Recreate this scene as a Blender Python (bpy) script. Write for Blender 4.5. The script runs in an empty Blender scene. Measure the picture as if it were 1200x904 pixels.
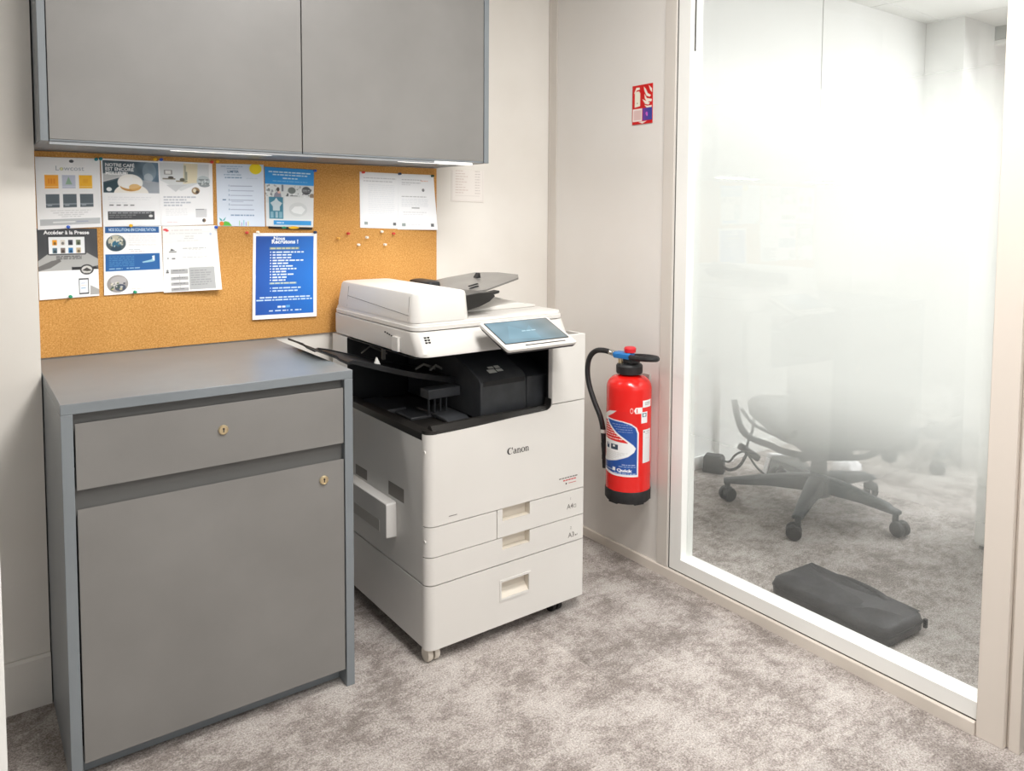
import bpy, bmesh, math, random
import numpy as np
from mathutils import Matrix, Vector
random.seed(7); rng = np.random.default_rng(7)
PI = math.pi
SC = bpy.context.scene
COL = SC.collection

# ------------------------------------------------------------------ materials
def mat(name, col, rough=0.5, metal=0.0, spec=0.5, emis=None, estr=0.0, coat=0.0):
    m = bpy.data.materials.new(name); m.use_nodes = True
    b = m.node_tree.nodes['Principled BSDF']
    b.inputs['Base Color'].default_value = (*col, 1)
    b.inputs['Roughness'].default_value = rough
    b.inputs['Metallic'].default_value = metal
    b.inputs['Specular IOR Level'].default_value = spec
    b.inputs['Coat Weight'].default_value = coat
    if emis:
        b.inputs['Emission Color'].default_value = (*emis, 1); b.inputs['Emission Strength'].default_value = estr
    return m
def lin(r, g, b):
    f = lambda c: (c/255/12.92 if c/255 <= .04045 else ((c/255+.055)/1.055)**2.4)
    return (f(r), f(g), f(b))
def noisy(name, c0, c1, scale, detail=4, rough=0.5, lo=.35, hi=.65, bump=0.0, bscale=None, stretch=(1,1,1), spec=.5, distort=0.0):
    m = mat(name, c0, rough, spec=spec); nt = m.node_tree; b = nt.nodes['Principled BSDF']
    tc = nt.nodes.new('ShaderNodeTexCoord'); mp = nt.nodes.new('ShaderNodeMapping'); mp.inputs['Scale'].default_value = stretch
    n = nt.nodes.new('ShaderNodeTexNoise'); n.inputs['Scale'].default_value = scale; n.inputs['Detail'].default_value = detail
    n.inputs['Distortion'].default_value = distort
    r = nt.nodes.new('ShaderNodeValToRGB'); r.color_ramp.elements[0].position = lo; r.color_ramp.elements[1].position = hi
    r.color_ramp.elements[0].color = (*c0, 1); r.color_ramp.elements[1].color = (*c1, 1)
    nt.links.new(tc.outputs['Object'], mp.inputs['Vector']); nt.links.new(mp.outputs['Vector'], n.inputs['Vector'])
    nt.links.new(n.outputs['Fac'], r.inputs['Fac']); nt.links.new(r.outputs['Color'], b.inputs['Base Color'])
    if bump:
        n2 = nt.nodes.new('ShaderNodeTexNoise'); n2.inputs['Scale'].default_value = bscale or scale; n2.inputs['Detail'].default_value = 2
        bp = nt.nodes.new('ShaderNodeBump'); bp.inputs['Strength'].default_value = bump; bp.inputs['Distance'].default_value = .002
        nt.links.new(tc.outputs['Object'], n2.inputs['Vector']); nt.links.new(n2.outputs['Fac'], bp.inputs['Height']); nt.links.new(bp.outputs['Normal'], b.inputs['Normal'])
    return m

M = {}
M['wall'] = noisy('painted_wall', lin(222,217,209), lin(228,224,217), 3, rough=.75, bump=.05, bscale=220)
M['wall_panel'] = noisy('partition_panel', lin(222,217,211), lin(227,223,218), 2, rough=.45, bump=.03, bscale=150)
M['office_wall'] = noisy('office_wall', lin(236,236,233), lin(240,240,238), 2, rough=.7)
M['ceil'] = mat('ceiling_white', lin(238,238,234), .8)
M['seam'] = mat('seam_grey', lin(150,148,142), .7)
M['trim'] = noisy('beige_trim', lin(216,207,196), lin(222,213,203), 4, rough=.4, stretch=(1,1,.15))
M['strip'] = noisy('panel_strip', lin(209,202,194), lin(214,208,200), 4, rough=.4, stretch=(1,1,.15))
M['bead'] = mat('white_bead', lin(244,244,240), .35)
M['gasket'] = mat('dark_gasket', lin(70,66,60), .6)
M['door_dark'] = noisy('dark_door', lin(52,42,40), lin(66,54,50), 5, rough=.5)
M['cab_front'] = noisy('cabinet_front_grey', lin(121,119,116), lin(130,128,125), 4, rough=.40, detail=6, lo=.3, hi=.7)
M['cab_body'] = noisy('cabinet_body_grey', lin(119,125,129), lin(127,133,137), 5, rough=.36, detail=5)
M['cab_rail'] = mat('cabinet_rail_grey', lin(100,100,98), .5)
M['brass'] = mat('brass', lin(234,216,178), .28, 1.0)
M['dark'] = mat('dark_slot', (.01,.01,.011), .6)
M['white'] = noisy('copier_white', lin(214,211,206), lin(218,215,210), 3, rough=.38)
M['white_side'] = noisy('copier_side_white', lin(212,210,206), lin(217,215,211), 3, rough=.3)
M['cream'] = mat('cream_recess', lin(214,206,193), .45)
M['black'] = noisy('black_plastic', lin(15,17,20), lin(21,23,26), 30, rough=.42)
M['charcoal'] = noisy('charcoal_plastic', lin(54,56,59), lin(62,64,67), 30, rough=.38)
M['brownblack'] = mat('warm_black_plastic', lin(36,34,32), .34)
M['greytray'] = noisy('grey_feed_tray', lin(112,109,105), lin(122,119,115), 12, rough=.34)
M['icon'] = mat('icon_white', lin(225,225,220), .5)
M['ink'] = mat('black_ink', lin(25,24,24), .6)
M['greyink'] = mat('grey_ink', lin(120,116,112), .6)
M['redink'] = mat('red_ink', lin(190,60,60), .6)
M['red'] = mat('red_paint', lin(226,26,20), .22, coat=.4)
M['rubber'] = noisy('black_rubber', lin(26,26,28), lin(38,38,40), 60, rough=.55)
M['blue_plastic'] = mat('blue_plastic', lin(40,120,190), .35)
M['red_plastic'] = mat('red_plastic', lin(215,40,50), .35)
M['metal'] = mat('bright_metal', lin(215,215,212), .25, 1.0)
M['chair'] = noisy('chair_dark_grey', lin(56,60,62), lin(70,74,76), 20, rough=.45)
M['chair_soft'] = noisy('chair_fabric', lin(92,94,94), lin(112,114,114), 80, rough=.9)
M['bag'] = noisy('black_nylon', lin(44,43,45), lin(60,59,61), 14, rough=.55, bump=.06, bscale=300)
M['office_white'] = mat('office_white', lin(236,236,233), .4)
M['bundle'] = mat('white_bundle', lin(240,238,240), .7)
M['greyboard'] = mat('grey_board', lin(120,121,118), .7)

def carpet():
    m = mat('carpet', (.4,.37,.35), .95, spec=.1); nt = m.node_tree; b = nt.nodes['Principled BSDF']; N = nt.nodes.new; L = nt.links.new
    tc = N('ShaderNodeTexCoord')
    def noise(s, d, dist=0., st=(1,1,1)):
        mp = N('ShaderNodeMapping'); mp.inputs['Scale'].default_value = st; L(tc.outputs['Object'], mp.inputs['Vector'])
        n = N('ShaderNodeTexNoise'); n.inputs['Scale'].default_value = s; n.inputs['Detail'].default_value = d; n.inputs['Roughness'].default_value = .62
        n.inputs['Distortion'].default_value = dist; L(mp.outputs['Vector'], n.inputs['Vector']); return n.outputs['Fac']
    def ramp(x, stops):
        r = N('ShaderNodeValToRGB'); e = r.color_ramp.elements
        while len(e) < len(stops): e.new(.5)
        for k, (p, c) in enumerate(stops): e[k].position = p; e[k].color = (*c, 1)
        L(x, r.inputs['Fac']); return r.outputs['Color']
    def mix(a, b_, f, t='MIX'):
        x = N('ShaderNodeMix'); x.data_type = 'RGBA'; x.blend_type = t
        if isinstance(f, float): x.inputs['Factor'].default_value = f
        else: L(f, x.inputs['Factor'])
        L(a, x.inputs['A']); L(b_, x.inputs['B']); return x.outputs['Result']
    def add(a_, ka, b__, kb):
        x = N('ShaderNodeMath'); x.operation = 'MULTIPLY'; x.inputs[1].default_value = ka; L(a_, x.inputs[0])
        y = N('ShaderNodeMath'); y.operation = 'MULTIPLY_ADD'; y.inputs[1].default_value = kb; L(b__, y.inputs[0]); L(x.outputs['Value'], y.inputs[2]); return y.outputs['Value']
    patch = add(add(noise(6.0, 8, .15), .46, noise(30, 5, .1, (1,1.4,1)), .27), 1.0, noise(140, 3), .27)
    big = ramp(patch, [(.41, lin(132,124,119)), (.472, lin(152,144,139)), (.515, lin(172,164,159)), (.59, lin(187,181,176))])
    # carpet tiles 0.5 m, every tile turned and toned a little differently
    sep = N('ShaderNodeSeparateXYZ'); L(tc.outputs['Object'], sep.inputs['Vector'])
    br = N('ShaderNodeTexBrick'); br.inputs['Scale'].default_value = 1.0; br.inputs['Brick Width'].default_value = .5; br.inputs['Row Height'].default_value = .5
    br.inputs['Mortar Size'].default_value = .0; br.offset = 0.5
    br.inputs['Color1'].default_value = (.9,.9,.9,1); br.inputs['Color2'].default_value = (1.06,1.06,1.06,1); L(tc.outputs['Object'], br.inputs['Vector'])
    c = mix(big, br.outputs['Color'], 1.0, 'MULTIPLY')
    fine = ramp(noise(240, 4), [(.3, (.52,.52,.52)), (.5, (1,1,1)), (.7, (1.45,1.45,1.45))])
    c = mix(c, fine, .95, 'MULTIPLY')
    L(c, b.inputs['Base Color'])
    bp = N('ShaderNodeBump'); bp.inputs['Strength'].default_value = .5; bp.inputs['Distance'].default_value = .004
    L(noise(230, 2), bp.inputs['Height']); L(bp.outputs['Normal'], b.inputs['Normal'])
    return m
M['carpet'] = carpet()

def cork():
    m = mat('cork', (.6,.3,.1), .85, spec=.2); nt = m.node_tree; b = nt.nodes['Principled BSDF']; N = nt.nodes.new; L = nt.links.new
    tc = N('ShaderNodeTexCoord')
    n = N('ShaderNodeTexNoise'); n.inputs['Scale'].default_value = 230; n.inputs['Detail'].default_value = 5; n.inputs['Roughness'].default_value = .8
    L(tc.outputs['Object'], n.inputs['Vector'])
    r = N('ShaderNodeValToRGB'); e = r.color_ramp.elements; e[0].position = .34; e[0].color = (*lin(176,120,58), 1); e[1].position = .66; e[1].color = (*lin(224,178,114), 1)
    x = e.new(.5); x.color = (*lin(203,150,82), 1)
    L(n.outputs['Fac'], r.inputs['Fac'])
    n2 = N('ShaderNodeTexNoise'); n2.inputs['Scale'].default_value = 5; n2.inputs['Detail'].default_value = 3; L(tc.outputs['Object'], n2.inputs['Vector'])
    r2 = N('ShaderNodeValToRGB'); r2.color_ramp.elements[0].position = .3; r2.color_ramp.elements[0].color = (.93,.9,.86,1); r2.color_ramp.elements[1].position = .7; r2.color_ramp.elements[1].color = (1.04,1.04,1.05,1)
    L(n2.outputs['Fac'], r2.inputs['Fac'])
    mx = N('ShaderNodeMix'); mx.data_type = 'RGBA'; mx.blend_type = 'MULTIPLY'; mx.inputs['Factor'].default_value = 1
    L(r.outputs['Color'], mx.inputs['A']); L(r2.outputs['Color'], mx.inputs['B']); L(mx.outputs['Result'], b.inputs['Base Color'])
    bp = N('ShaderNodeBump'); bp.inputs['Strength'].default_value = .35; bp.inputs['Distance'].default_value = .002
    L(n.outputs['Fac'], bp.inputs['Height']); L(bp.outputs['Normal'], b.inputs['Normal'])
    return m
M['cork'] = cork()

def print_mat(name, rough=.55, emis=0.0, coat=0.0):
    m = mat(name, (1,1,1), rough, coat=coat); nt = m.node_tree
    a = nt.nodes.new('ShaderNodeAttribute'); a.attribute_name = 'print'
    b = nt.nodes['Principled BSDF']; nt.links.new(a.outputs['Color'], b.inputs['Base Color'])
    if emis:
        nt.links.new(a.outputs['Color'], b.inputs['Emission Color']); b.inputs['Emission Strength'].default_value = emis
    return m
M['print'] = print_mat('printed_paper', .5)
M['print_gloss'] = print_mat('printed_gloss', .2, coat=.3)
M['screen'] = print_mat('lit_screen', .2, emis=.12)
M['grip'] = mat('lever_and_grip_shade', lin(128,124,118), .5)  # own grey of the levers; on the side grips it paints recess shade
M['latch'] = mat('bracket_and_latch_shade', lin(186,183,177), .5)  # own grey of the wall bracket; on the feeder it paints recess shade
M['alu'] = mat('brushed_aluminium', lin(150,153,156), .4, .3)
M['lamp'] = mat('led_diffuser', lin(240,240,236), .4, emis=(1,.97,.92), estr=1.5)
M['paper_back'] = mat('paper_white', lin(238,238,236), .6)

def glass_mat():
    m = bpy.data.materials.new('clear_glass'); m.use_nodes = True; nt = m.node_tree; nt.nodes.clear(); N = nt.nodes.new; L = nt.links.new
    o = N('ShaderNodeOutputMaterial'); t = N('ShaderNodeBsdfTransparent'); t.inputs['Color'].default_value = (.965,.975,.97,1)
    g = N('ShaderNodeBsdfGlossy'); g.inputs['Roughness'].default_value = .01
    f = N('ShaderNodeLayerWeight'); f.inputs['Blend'].default_value = .5      # facing = 1 - |cos|; Schlick's reflectance from it
    pw = N('ShaderNodeMath'); pw.operation = 'POWER'; pw.inputs[1].default_value = 5; L(f.outputs['Facing'], pw.inputs[0])
    fa = N('ShaderNodeMath'); fa.operation = 'MULTIPLY_ADD'; fa.inputs[1].default_value = .9; fa.inputs[2].default_value = .035; L(pw.outputs['Value'], fa.inputs[0])
    mx = N('ShaderNodeMixShader'); L(fa.outputs['Value'], mx.inputs['Fac']); L(t.outputs['BSDF'], mx.inputs[1]); L(g.outputs['BSDF'], mx.inputs[2]); L(mx.outputs['Shader'], o.inputs['Surface'])
    return m
def film_mat():
    # frosted film: the density of its white dots runs from clear to full and back with height
    m = bpy.data.materials.new('frosted_film'); m.use_nodes = True; nt = m.node_tree; nt.nodes.clear(); N = nt.nodes.new; L = nt.links.new
    o = N('ShaderNodeOutputMaterial'); t = N('ShaderNodeBsdfTransparent')
    d = N('ShaderNodeBsdfDiffuse'); d.inputs['Color'].default_value = (.78,.79,.77,1)
    tl = N('ShaderNodeBsdfTranslucent'); tl.inputs['Color'].default_value = (.83,.84,.82,1)
    md = N('ShaderNodeMixShader'); md.inputs['Fac'].default_value = .5; L(d.outputs['BSDF'], md.inputs[1]); L(tl.outputs['BSDF'], md.inputs[2])
    tc = N('ShaderNodeTexCoord'); s = N('ShaderNodeSeparateXYZ'); L(tc.outputs['Object'], s.inputs['Vector'])
    mr = N('ShaderNodeMapRange'); mr.inputs['From Min'].default_value = 0; mr.inputs['From Max'].default_value = 2.0; L(s.outputs['Z'], mr.inputs['Value'])
    r = N('ShaderNodeValToRGB'); e = r.color_ramp.elements
    st = [(.0,.05),(.30,.06),(.40,.12),(.48,.23),(.56,.41),(.64,.64),(.71,.85),(.79,.97),(1.38,.97),(1.46,.86),(1.54,.58),(1.61,.26),(1.69,.10),(2.0,.04)]
    while len(e) < len(st): e.new(.5)
    for k, (z, a) in enumerate(st): e[k].position = z/2; e[k].color = (a,a,a,1)
    L(mr.outputs['Result'], r.inputs['Fac'])
    mx = N('ShaderNodeMixShader'); L(r.outputs['Color'], mx.inputs['Fac']); L(t.outputs['BSDF'], mx.inputs[1]); L(md.outputs['Shader'], mx.inputs[2]); L(mx.outputs['Shader'], o.inputs['Surface'])
    return m
M['glass'] = glass_mat(); M['film'] = film_mat()

# ------------------------------------------------------------------ mesh builder
class MB:
    def __init__(s): s.v = []; s.f = []; s.m = []
    def add(s, vs, fs, mi=0, T=None):
        o = len(s.v)
        for p in vs:
            p = Vector(p)
            if T is not None: p = T @ p
            s.v.append(tuple(p))
        for f in fs: s.f.append([o+i for i in f]); s.m.append(mi)
    def box(s, x0, x1, y0, y1, z0, z1, mi=0, T=None):
        s.add([(x0,y0,z0),(x1,y0,z0),(x1,y1,z0),(x0,y1,z0),(x0,y0,z1),(x1,y0,z1),(x1,y1,z1),(x0,y1,z1)],
              [(3,2,1,0),(4,5,6,7),(0,1,5,4),(1,2,6,5),(2,3,7,6),(3,0,4,7)], mi, T)
    def prism(s, poly, axis, lo, hi, mi=0, T=None):
        # poly in the two other axes, in order; axis 'x','y' or 'z'
        def P(a, b, c): return {'x': (c,a,b), 'y': (a,c,b), 'z': (a,b,c)}[axis]
        n = len(poly); vs = [P(a,b,lo) for a,b in poly]+[P(a,b,hi) for a,b in poly]
        fs = [list(range(n))[::-1], list(range(n,2*n))]+[(i,(i+1)%n,n+(i+1)%n,n+i) for i in range(n)]
        s.add(vs, fs, mi, T)
    def rings(s, rs, mi=0, cap=True, T=None, closed=True):
        n = len(rs[0]); vs = [p for r in rs for p in r]; fs = []
        for k in range(len(rs)-1):
            for i in range(n if closed else n-1): fs.append((k*n+i, k*n+(i+1)%n, (k+1)*n+(i+1)%n, (k+1)*n+i))
        if cap: fs.append(list(range(n))[::-1]); fs.append([ (len(rs)-1)*n+i for i in range(n)])
        s.add(vs, fs, mi, T)
    def lathe(s, prof, c=(0,0,0), n=40, mi=0, axis='z', T=None, cap=True):
        rs = []
        for r, z in prof:
            ring = []
            for i in range(n):
                a = 2*PI*i/n; q = {'z': (r*math.cos(a), r*math.sin(a), z), 'x': (z, r*math.cos(a), r*math.sin(a)), 'y': (r*math.cos(a), z, r*math.sin(a))}[axis]
                ring.append((c[0]+q[0], c[1]+q[1], c[2]+q[2]))
            rs.append(ring)
        s.rings(rs, mi, cap, T)
    def tube(s, pts, r, n=10, mi=0, closed=False, smooth=0, flat=1.0, T=None):
        P = [Vector(p) for p in pts]
        for _ in range(smooth):
            Q = []
            m = len(P)
            for i in range(m if closed else m-1):
                a, b = P[i], P[(i+1)%m]; Q += [a*.75+b*.25, a*.25+b*.75]
            if not closed: Q = [P[0]]+Q+[P[-1]]
            P = Q
        R = r if callable(r) else (lambda t: r)
        rs = []; m = len(P); up = None
        for i in range(m):
            if closed: t = (P[(i+1)%m]-P[i-1]).normalized()
            else: t = (P[min(i+1,m-1)]-P[max(i-1,0)]).normalized()
            if up is None: up = Vector((0,0,1)) if abs(t.z) < .9 else Vector((1,0,0))
            sd = t.cross(up).normalized(); up = sd.cross(t).normalized()
            rr = R(i/max(m-1,1))
            rs.append([tuple(P[i]+sd*rr*math.cos(2*PI*k/n)+up*rr*flat*math.sin(2*PI*k/n)) for k in range(n)])
        if closed: rs.append(rs[0])
        s.rings(rs, mi, not closed, T)
    def rrect(s, levels, n=6, mi=0, zf=None, T=None):
        # levels: (z, x0, x1, y0, y1, r): stacked rounded rectangles; zf(x,y) tilts a level when given as 7th entry
        rs = []
        for lv in levels:
            z, x0, x1, y0, y1, r = lv[:6]; f = lv[6] if len(lv) > 6 else None
            ring = []
            for cx, cy, a0 in ((x1-r,y0+r,-PI/2),(x1-r,y1-r,0),(x0+r,y1-r,PI/2),(x0+r,y0+r,PI)):
                for k in range(n+1):
                    a = a0+PI/2*k/n; x = cx+r*math.cos(a); y = cy+r*math.sin(a)
                    ring.append((x, y, z+(f(x,y) if f else 0)))
            rs.append(ring)
        s.rings(rs, mi, True, T)
    def text(s, body, size, T, mi=0, align='CENTER', bold=0.0):
        vs, fs = text_geo(body, size, align, bold); s.add(vs, fs, mi, T)
_tc = {}
def text_geo(body, size, align='CENTER', bold=0.0):
    k = (body, align, bold)
    if k not in _tc:
        cu = bpy.data.curves.new('t', 'FONT'); cu.body = body; cu.size = 1; cu.align_x = align; cu.offset = bold; cu.resolution_u = 3
        ob = bpy.data.objects.new('t', cu); COL.objects.link(ob); bpy.context.view_layer.update()
        me = bpy.data.meshes.new_from_object(ob.evaluated_get(bpy.context.evaluated_depsgraph_get()))
        _tc[k] = ([tuple(v.co) for v in me.vertices], [tuple(p.vertices) for p in me.polygons])
        bpy.data.objects.remove(ob); bpy.data.curves.remove(cu); bpy.data.meshes.remove(me)
    v, f = _tc[k]
    return [(a*size, b*size, c*size) for a, b, c in v], f

def obj(name, mb, mats, parent=None, bevel=0.0, seg=2, angle=35, loc=None):
    me = bpy.data.meshes.new(name); me.from_pydata(mb.v, [], mb.f)
    if not isinstance(mats, (list, tuple)): mats = [mats]
    for m in mats: me.materials.append(M[m] if isinstance(m, str) else m)
    me.polygons.foreach_set('material_index', mb.m)
    bm = bmesh.new(); bm.from_mesh(me); bmesh.ops.recalc_face_normals(bm, faces=bm.faces); bm.to_mesh(me); bm.free()
    me.shade_smooth(); me.set_sharp_from_angle(angle=math.radians(angle)); me.update()
    o = bpy.data.objects.new(name, me); COL.objects.link(o)
    if parent: o.parent = parent
    if loc: o.location = loc
    if bevel:
        b = o.modifiers.new('bevel', 'BEVEL'); b.width = bevel; b.segments = seg; b.limit_method = 'ANGLE'; b.angle_limit = math.radians(40)
    return o
def tag(o, label, cat, group=None):
    o['label'] = label; o['category'] = cat
    if group: o['group'] = group
    return o
def thing(name, label, cat, loc=(0,0,0), rz=0.0, group=None):
    o = bpy.data.objects.new(name, None); o.empty_display_size = .05; COL.objects.link(o); o.location = loc; o.rotation_euler = (0,0,rz)
    return tag(o, label, cat, group)
def struct(o): o['kind'] = 'structure'; return o
def BX(*a):
    m = MB(); m.box(*a); return m

# ------------------------------------------------------------------ camera (solved from the room's lines)
F, PX, PY = 907.4642, 610.4871, 306.3711
CX, CY, CZ = -0.1276, -2.4686, 1.2488
YAW, PITCH, ROLL = 0.6328, 0.0621, -0.006
cy, sy, cp, sp, cr, sr = math.cos(YAW), math.sin(YAW), math.cos(PITCH), math.sin(PITCH), math.cos(ROLL), math.sin(ROLL)
fwd = Vector((sy*cp, cy*cp, -sp)); rgt = Vector((cy, -sy, 0)); dwn = fwd.cross(rgt)
r2 = cr*rgt+sr*dwn; d2 = -sr*rgt+cr*dwn
cam = bpy.data.cameras.new('camera'); co = bpy.data.objects.new('camera', cam); COL.objects.link(co)
m3 = Matrix((r2, -d2, -fwd)).transposed(); m4 = m3.to_4x4(); m4.translation = (CX, CY, CZ); co.matrix_world = m4
cam.sensor_fit = 'HORIZONTAL'; cam.sensor_width = 36; cam.lens = F/1200*36
cam.shift_x = -(PX-600)/1200; cam.shift_y = (PY-452)/1200
cam.clip_start = .02; cam.clip_end = 60
SC.camera = co

# ------------------------------------------------------------------ the setting
XR = 1.8202; H = 2.456
struct(obj('floor', BX(-3,6.2,-7,.3,-.05,0), 'carpet'))
m = MB(); m.box(-6,XR+.045,-7,.3,H,H+.05); struct(obj('ceiling', m, 'ceil'))
m = MB(); m.box(-.3,XR+.09,0,.12,0,H); struct(obj('wall_back', m, 'wall'))
# the wall in front of the niche, with its baseboard
m = MB(); m.box(-3,.0378,-.2315,-.02,0,H); struct(obj('wall_left', m, 'wall'))
m = MB(); m.prism([(-.2435,0),(-.2318,0),(-.2318,.131),(-.238,.131),(-.2435,.124)], 'x', -3, .0378); struct(obj('baseboard_left', m, 'wall'))
# partition on the right: solid panel, corner strip, jamb strip, post, header
m = MB(); m.box(XR,XR+.09,-.679,-.0005,0,H); struct(obj('wall_right', m, 'wall_panel'))
m = MB(); m.box(XR-.004,XR-.0005,-.05,-.0015,.036,H); m.box(XR-.0055,XR-.0041,-.012,-.0015,.036,H); struct(obj('trim_1', m, 'strip'))
m = MB(); m.box(XR-.004,XR-.0005,-.675,-.628,.036,H); struct(obj('trim_2', m, 'strip'))
m = MB(); m.prism([(XR-.008,0),(XR-.0003,0),(XR-.0003,.0345),(XR-.005,.0345),(XR-.008,.031)], 'y', -1.675, -.0015); struct(obj('baseboard_right', m, 'trim', angle=20))
m = MB(); m.box(XR,XR+.09,-1.6765,-.6795,0,.0345); m.box(XR,XR+.09,-1.6765,-.6795,2.3,H); struct(obj('wall_partition', m, 'trim'))
m = MB(); m.box(XR-.004,XR+.1,-1.738,-1.677,0,H); m.box(XR+.012,XR+.1,-1.744,-1.738,0,H); m.box(XR+.006,XR+.1,-1.768,-1.744,0,H)
struct(obj('trim_3', m, 'trim', bevel=.0015))
dr = struct(obj('door_1', BX(XR+.03,XR+.07,-2.66,-1.772,.006,2.1), 'door_dark', bevel=.002))
m = MB(); m.lathe([(.009,0),(.009,.05)], (XR+.03-.05,-2.55,1.02), 16, axis='x'); m.tube([(XR-.02,-2.555,1.02),(XR-.02,-2.43,1.02)], .009, 12)
obj('handle', m, 'metal', dr)
m = MB(); m.box(XR,XR+.1,-7,-2.67,0,H); m.box(XR,XR+.1,-2.67,-1.77,2.11,H); struct(obj('wall_right', m, 'wall_panel'))
# white jamb close to the camera at the left edge
m = MB(); m.box(-.20,-.0785,-.84,-.76,0,H); struct(obj('trim_4', m, 'bead', bevel=.002))

# window_1: white beads, gasket, glass pane, frosted film
w = bpy.data.objects.new('window_1', None); COL.objects.link(w); struct(w)
m = MB()
m.box(XR+.001,XR+.06,-.734,-.6835,.038,2.299); m.box(XR+.001,XR+.06,-1.676,-.734,.038,.0805); m.box(XR+.001,XR+.06,-1.676,-.734,2.26,2.299)
obj('glazing_bead', m, 'bead', w)
m = MB(); m.box(XR+.0005,XR+.05,-.6832,-.6798,.036,2.299); m.box(XR+.0005,XR+.05,-1.676,-.6835,.0347,.0377); m.box(XR+.020,XR+.026,-.7362,-.7345,1.78,2.26)
obj('gasket', m, 'gasket', w)
obj('glass_pane', BX(XR+.028,XR+.034,-1.6765,-.735,.081,2.259), 'glass', w)
m = MB(); m.add([(XR+.0352,-1.676,.082),(XR+.0352,-.735,.082),(XR+.0352,-.735,2.258),(XR+.0352,-1.676,2.258)], [(0,1,2,3)]); obj('frosted_film', m, 'film', w)

# the office behind the glass
m = MB(); m.box(XR+.0905,6.1,.032,.12,0,H); m.box(3.7405,3.7445,.0305,.032,.0,H,1); struct(obj('wall_office', m, ['office_wall','seam']))
m = MB(); m.box(XR+.0905,6.1,.02,.0318,0,.06); struct(obj('baseboard_office', m, 'office_wall'))
m = MB(); m.box(4.863,5.27,-.203,.03,0,H); struct(obj('pillar', m, 'office_wall'))
m = MB(); m.box(XR+.0905,6.1,-7,.3,H,H+.05)
for k in range(8):
    x = 2.42+.6*k; m.box(x-.006,x+.006,-4,.03,H-.003,H,1)
for k in range(7):
    y = -.08-.6*k; m.box(XR+.1,6.1,y-.006,y+.006,H-.0035,H,1)
struct(obj('ceiling_office', m, ['ceil','office_wall']))
FX = 5.29
m = MB(); m.box(FX,FX+.1,-4,-.15,0,.9); m.box(FX,FX+.1,-4,-3.6,.9,H); struct(obj('wall_far', m, 'office_wall'))
m = MB(); m.box(FX+.01,FX+.06,-3.6,-.16,.9,.95); m.box(FX+.01,FX+.06,-1.85,-1.79,.95,2.37); m.box(FX+.01,FX+.06,-3.6,-3.55,.95,2.37); m.box(FX+.01,FX+.06,-3.6,-.16,2.345,2.372,1); m.box(FX-.01,FX+.06,-3.6,-.16,2.376,H,2)
M['blind'] = mat('blind_box_grey', lin(150,152,144), .6)
struct(obj('window_2', m, ['seam','bead','blind']))
m = MB(); m.box(2.913,3.030,.0,.0315,.0,1.15); struct(obj('trim_5', m, 'office_wall'))
M['brick'] = noisy('pale_brick', lin(226,196,182), lin(244,222,210), 8, rough=.9, stretch=(1,1,8))
m = MB(); m.box(7.6,7.8,-4.5,2.5,0,3.3)
for k in range(33): m.box(7.594,7.6,-4.5,2.5,.1*k+.012,.1*k+.1)
m.box(7.5,7.85,-4.5,2.5,3.3,3.38); struct(obj('wall_exterior', m, 'brick'))

# ------------------------------------------------------------------ grey storage cabinet
x0, x1, yf, zc = .0405, .6936, -.6161, .842
cab = thing('storage_cabinet', 'low grey storage cabinet with one drawer and one door, standing left of the copier', 'cabinet', ((x0+x1)/2,-.31,0))
def cb(mb, name, mats, parent, **k):
    ox, oy = (x0+x1)/2, -.31
    mb.v = [(a-ox, b-oy, c) for a, b, c in mb.v]; return obj(name, mb, mats, parent, **k)
cb(BX(x0,x1,yf,-.006,zc-.0225,zc), 'top_panel', 'cab_body', cab, bevel=.0012)
for a, b in ((x0,x0+.0225),(x1-.0225,x1)): cb(BX(a,b,yf,-.006,0,zc-.0227), 'side_panel', 'cab_body', cab, bevel=.0012)
cb(BX(x0+.023,x1-.023,yf+.05,yf+.066,.002,.06), 'plinth', 'cab_body', cab)
cb(BX(x0+.023,x1-.023,-.03,-.02,.002,zc-.023), 'back_panel', 'cab_body', cab)
m = MB(); m.box(x0+.0229,x1-.0229,yf+.020,yf+.036,.745,.8192); m.box(x0+.0229,x1-.0229,yf+.020,yf+.036,.57,.70); cb(m, 'rail', 'cab_rail', cab)
ex0, ex1 = x0+.0262, x1-.0250
def front(z0, z1):
    m = MB(); m.prism([(yf+.0025,z0),(yf+.019,z0),(yf+.019,z1-.016),(yf+.0025,z1)], 'x', ex0, ex1); return m
dw = cb(front(.6535,.7985), 'drawer', 'cab_front', cab, bevel=.0008)
d1 = cb(front(.048,.6125), 'door', 'cab_front', cab, bevel=.0008)
def lock(x, z, par):
    m = MB(); m.lathe([(.0115,yf+.0025),(.0115,yf-.0005),(.0095,yf-.003),(.0085,yf-.003),(.0080,yf-.0020),(.0001,yf-.0020)], (x,0,z), 28, axis='y')
    m.box(x-.0010,x+.0010,yf-.0031,yf-.0015,z-.005,z+.003,1); m.lathe([(.0022,yf-.0031),(.0022,yf-.0015)], (x,0,z+.003), 12, mi=1, axis='y')
    o = cb(m, 'lock', ['brass','dark'], par); o['label'] = 'small round brass lock'
lock(.369,.737,dw); lock(.614,.567,d1)

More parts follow.
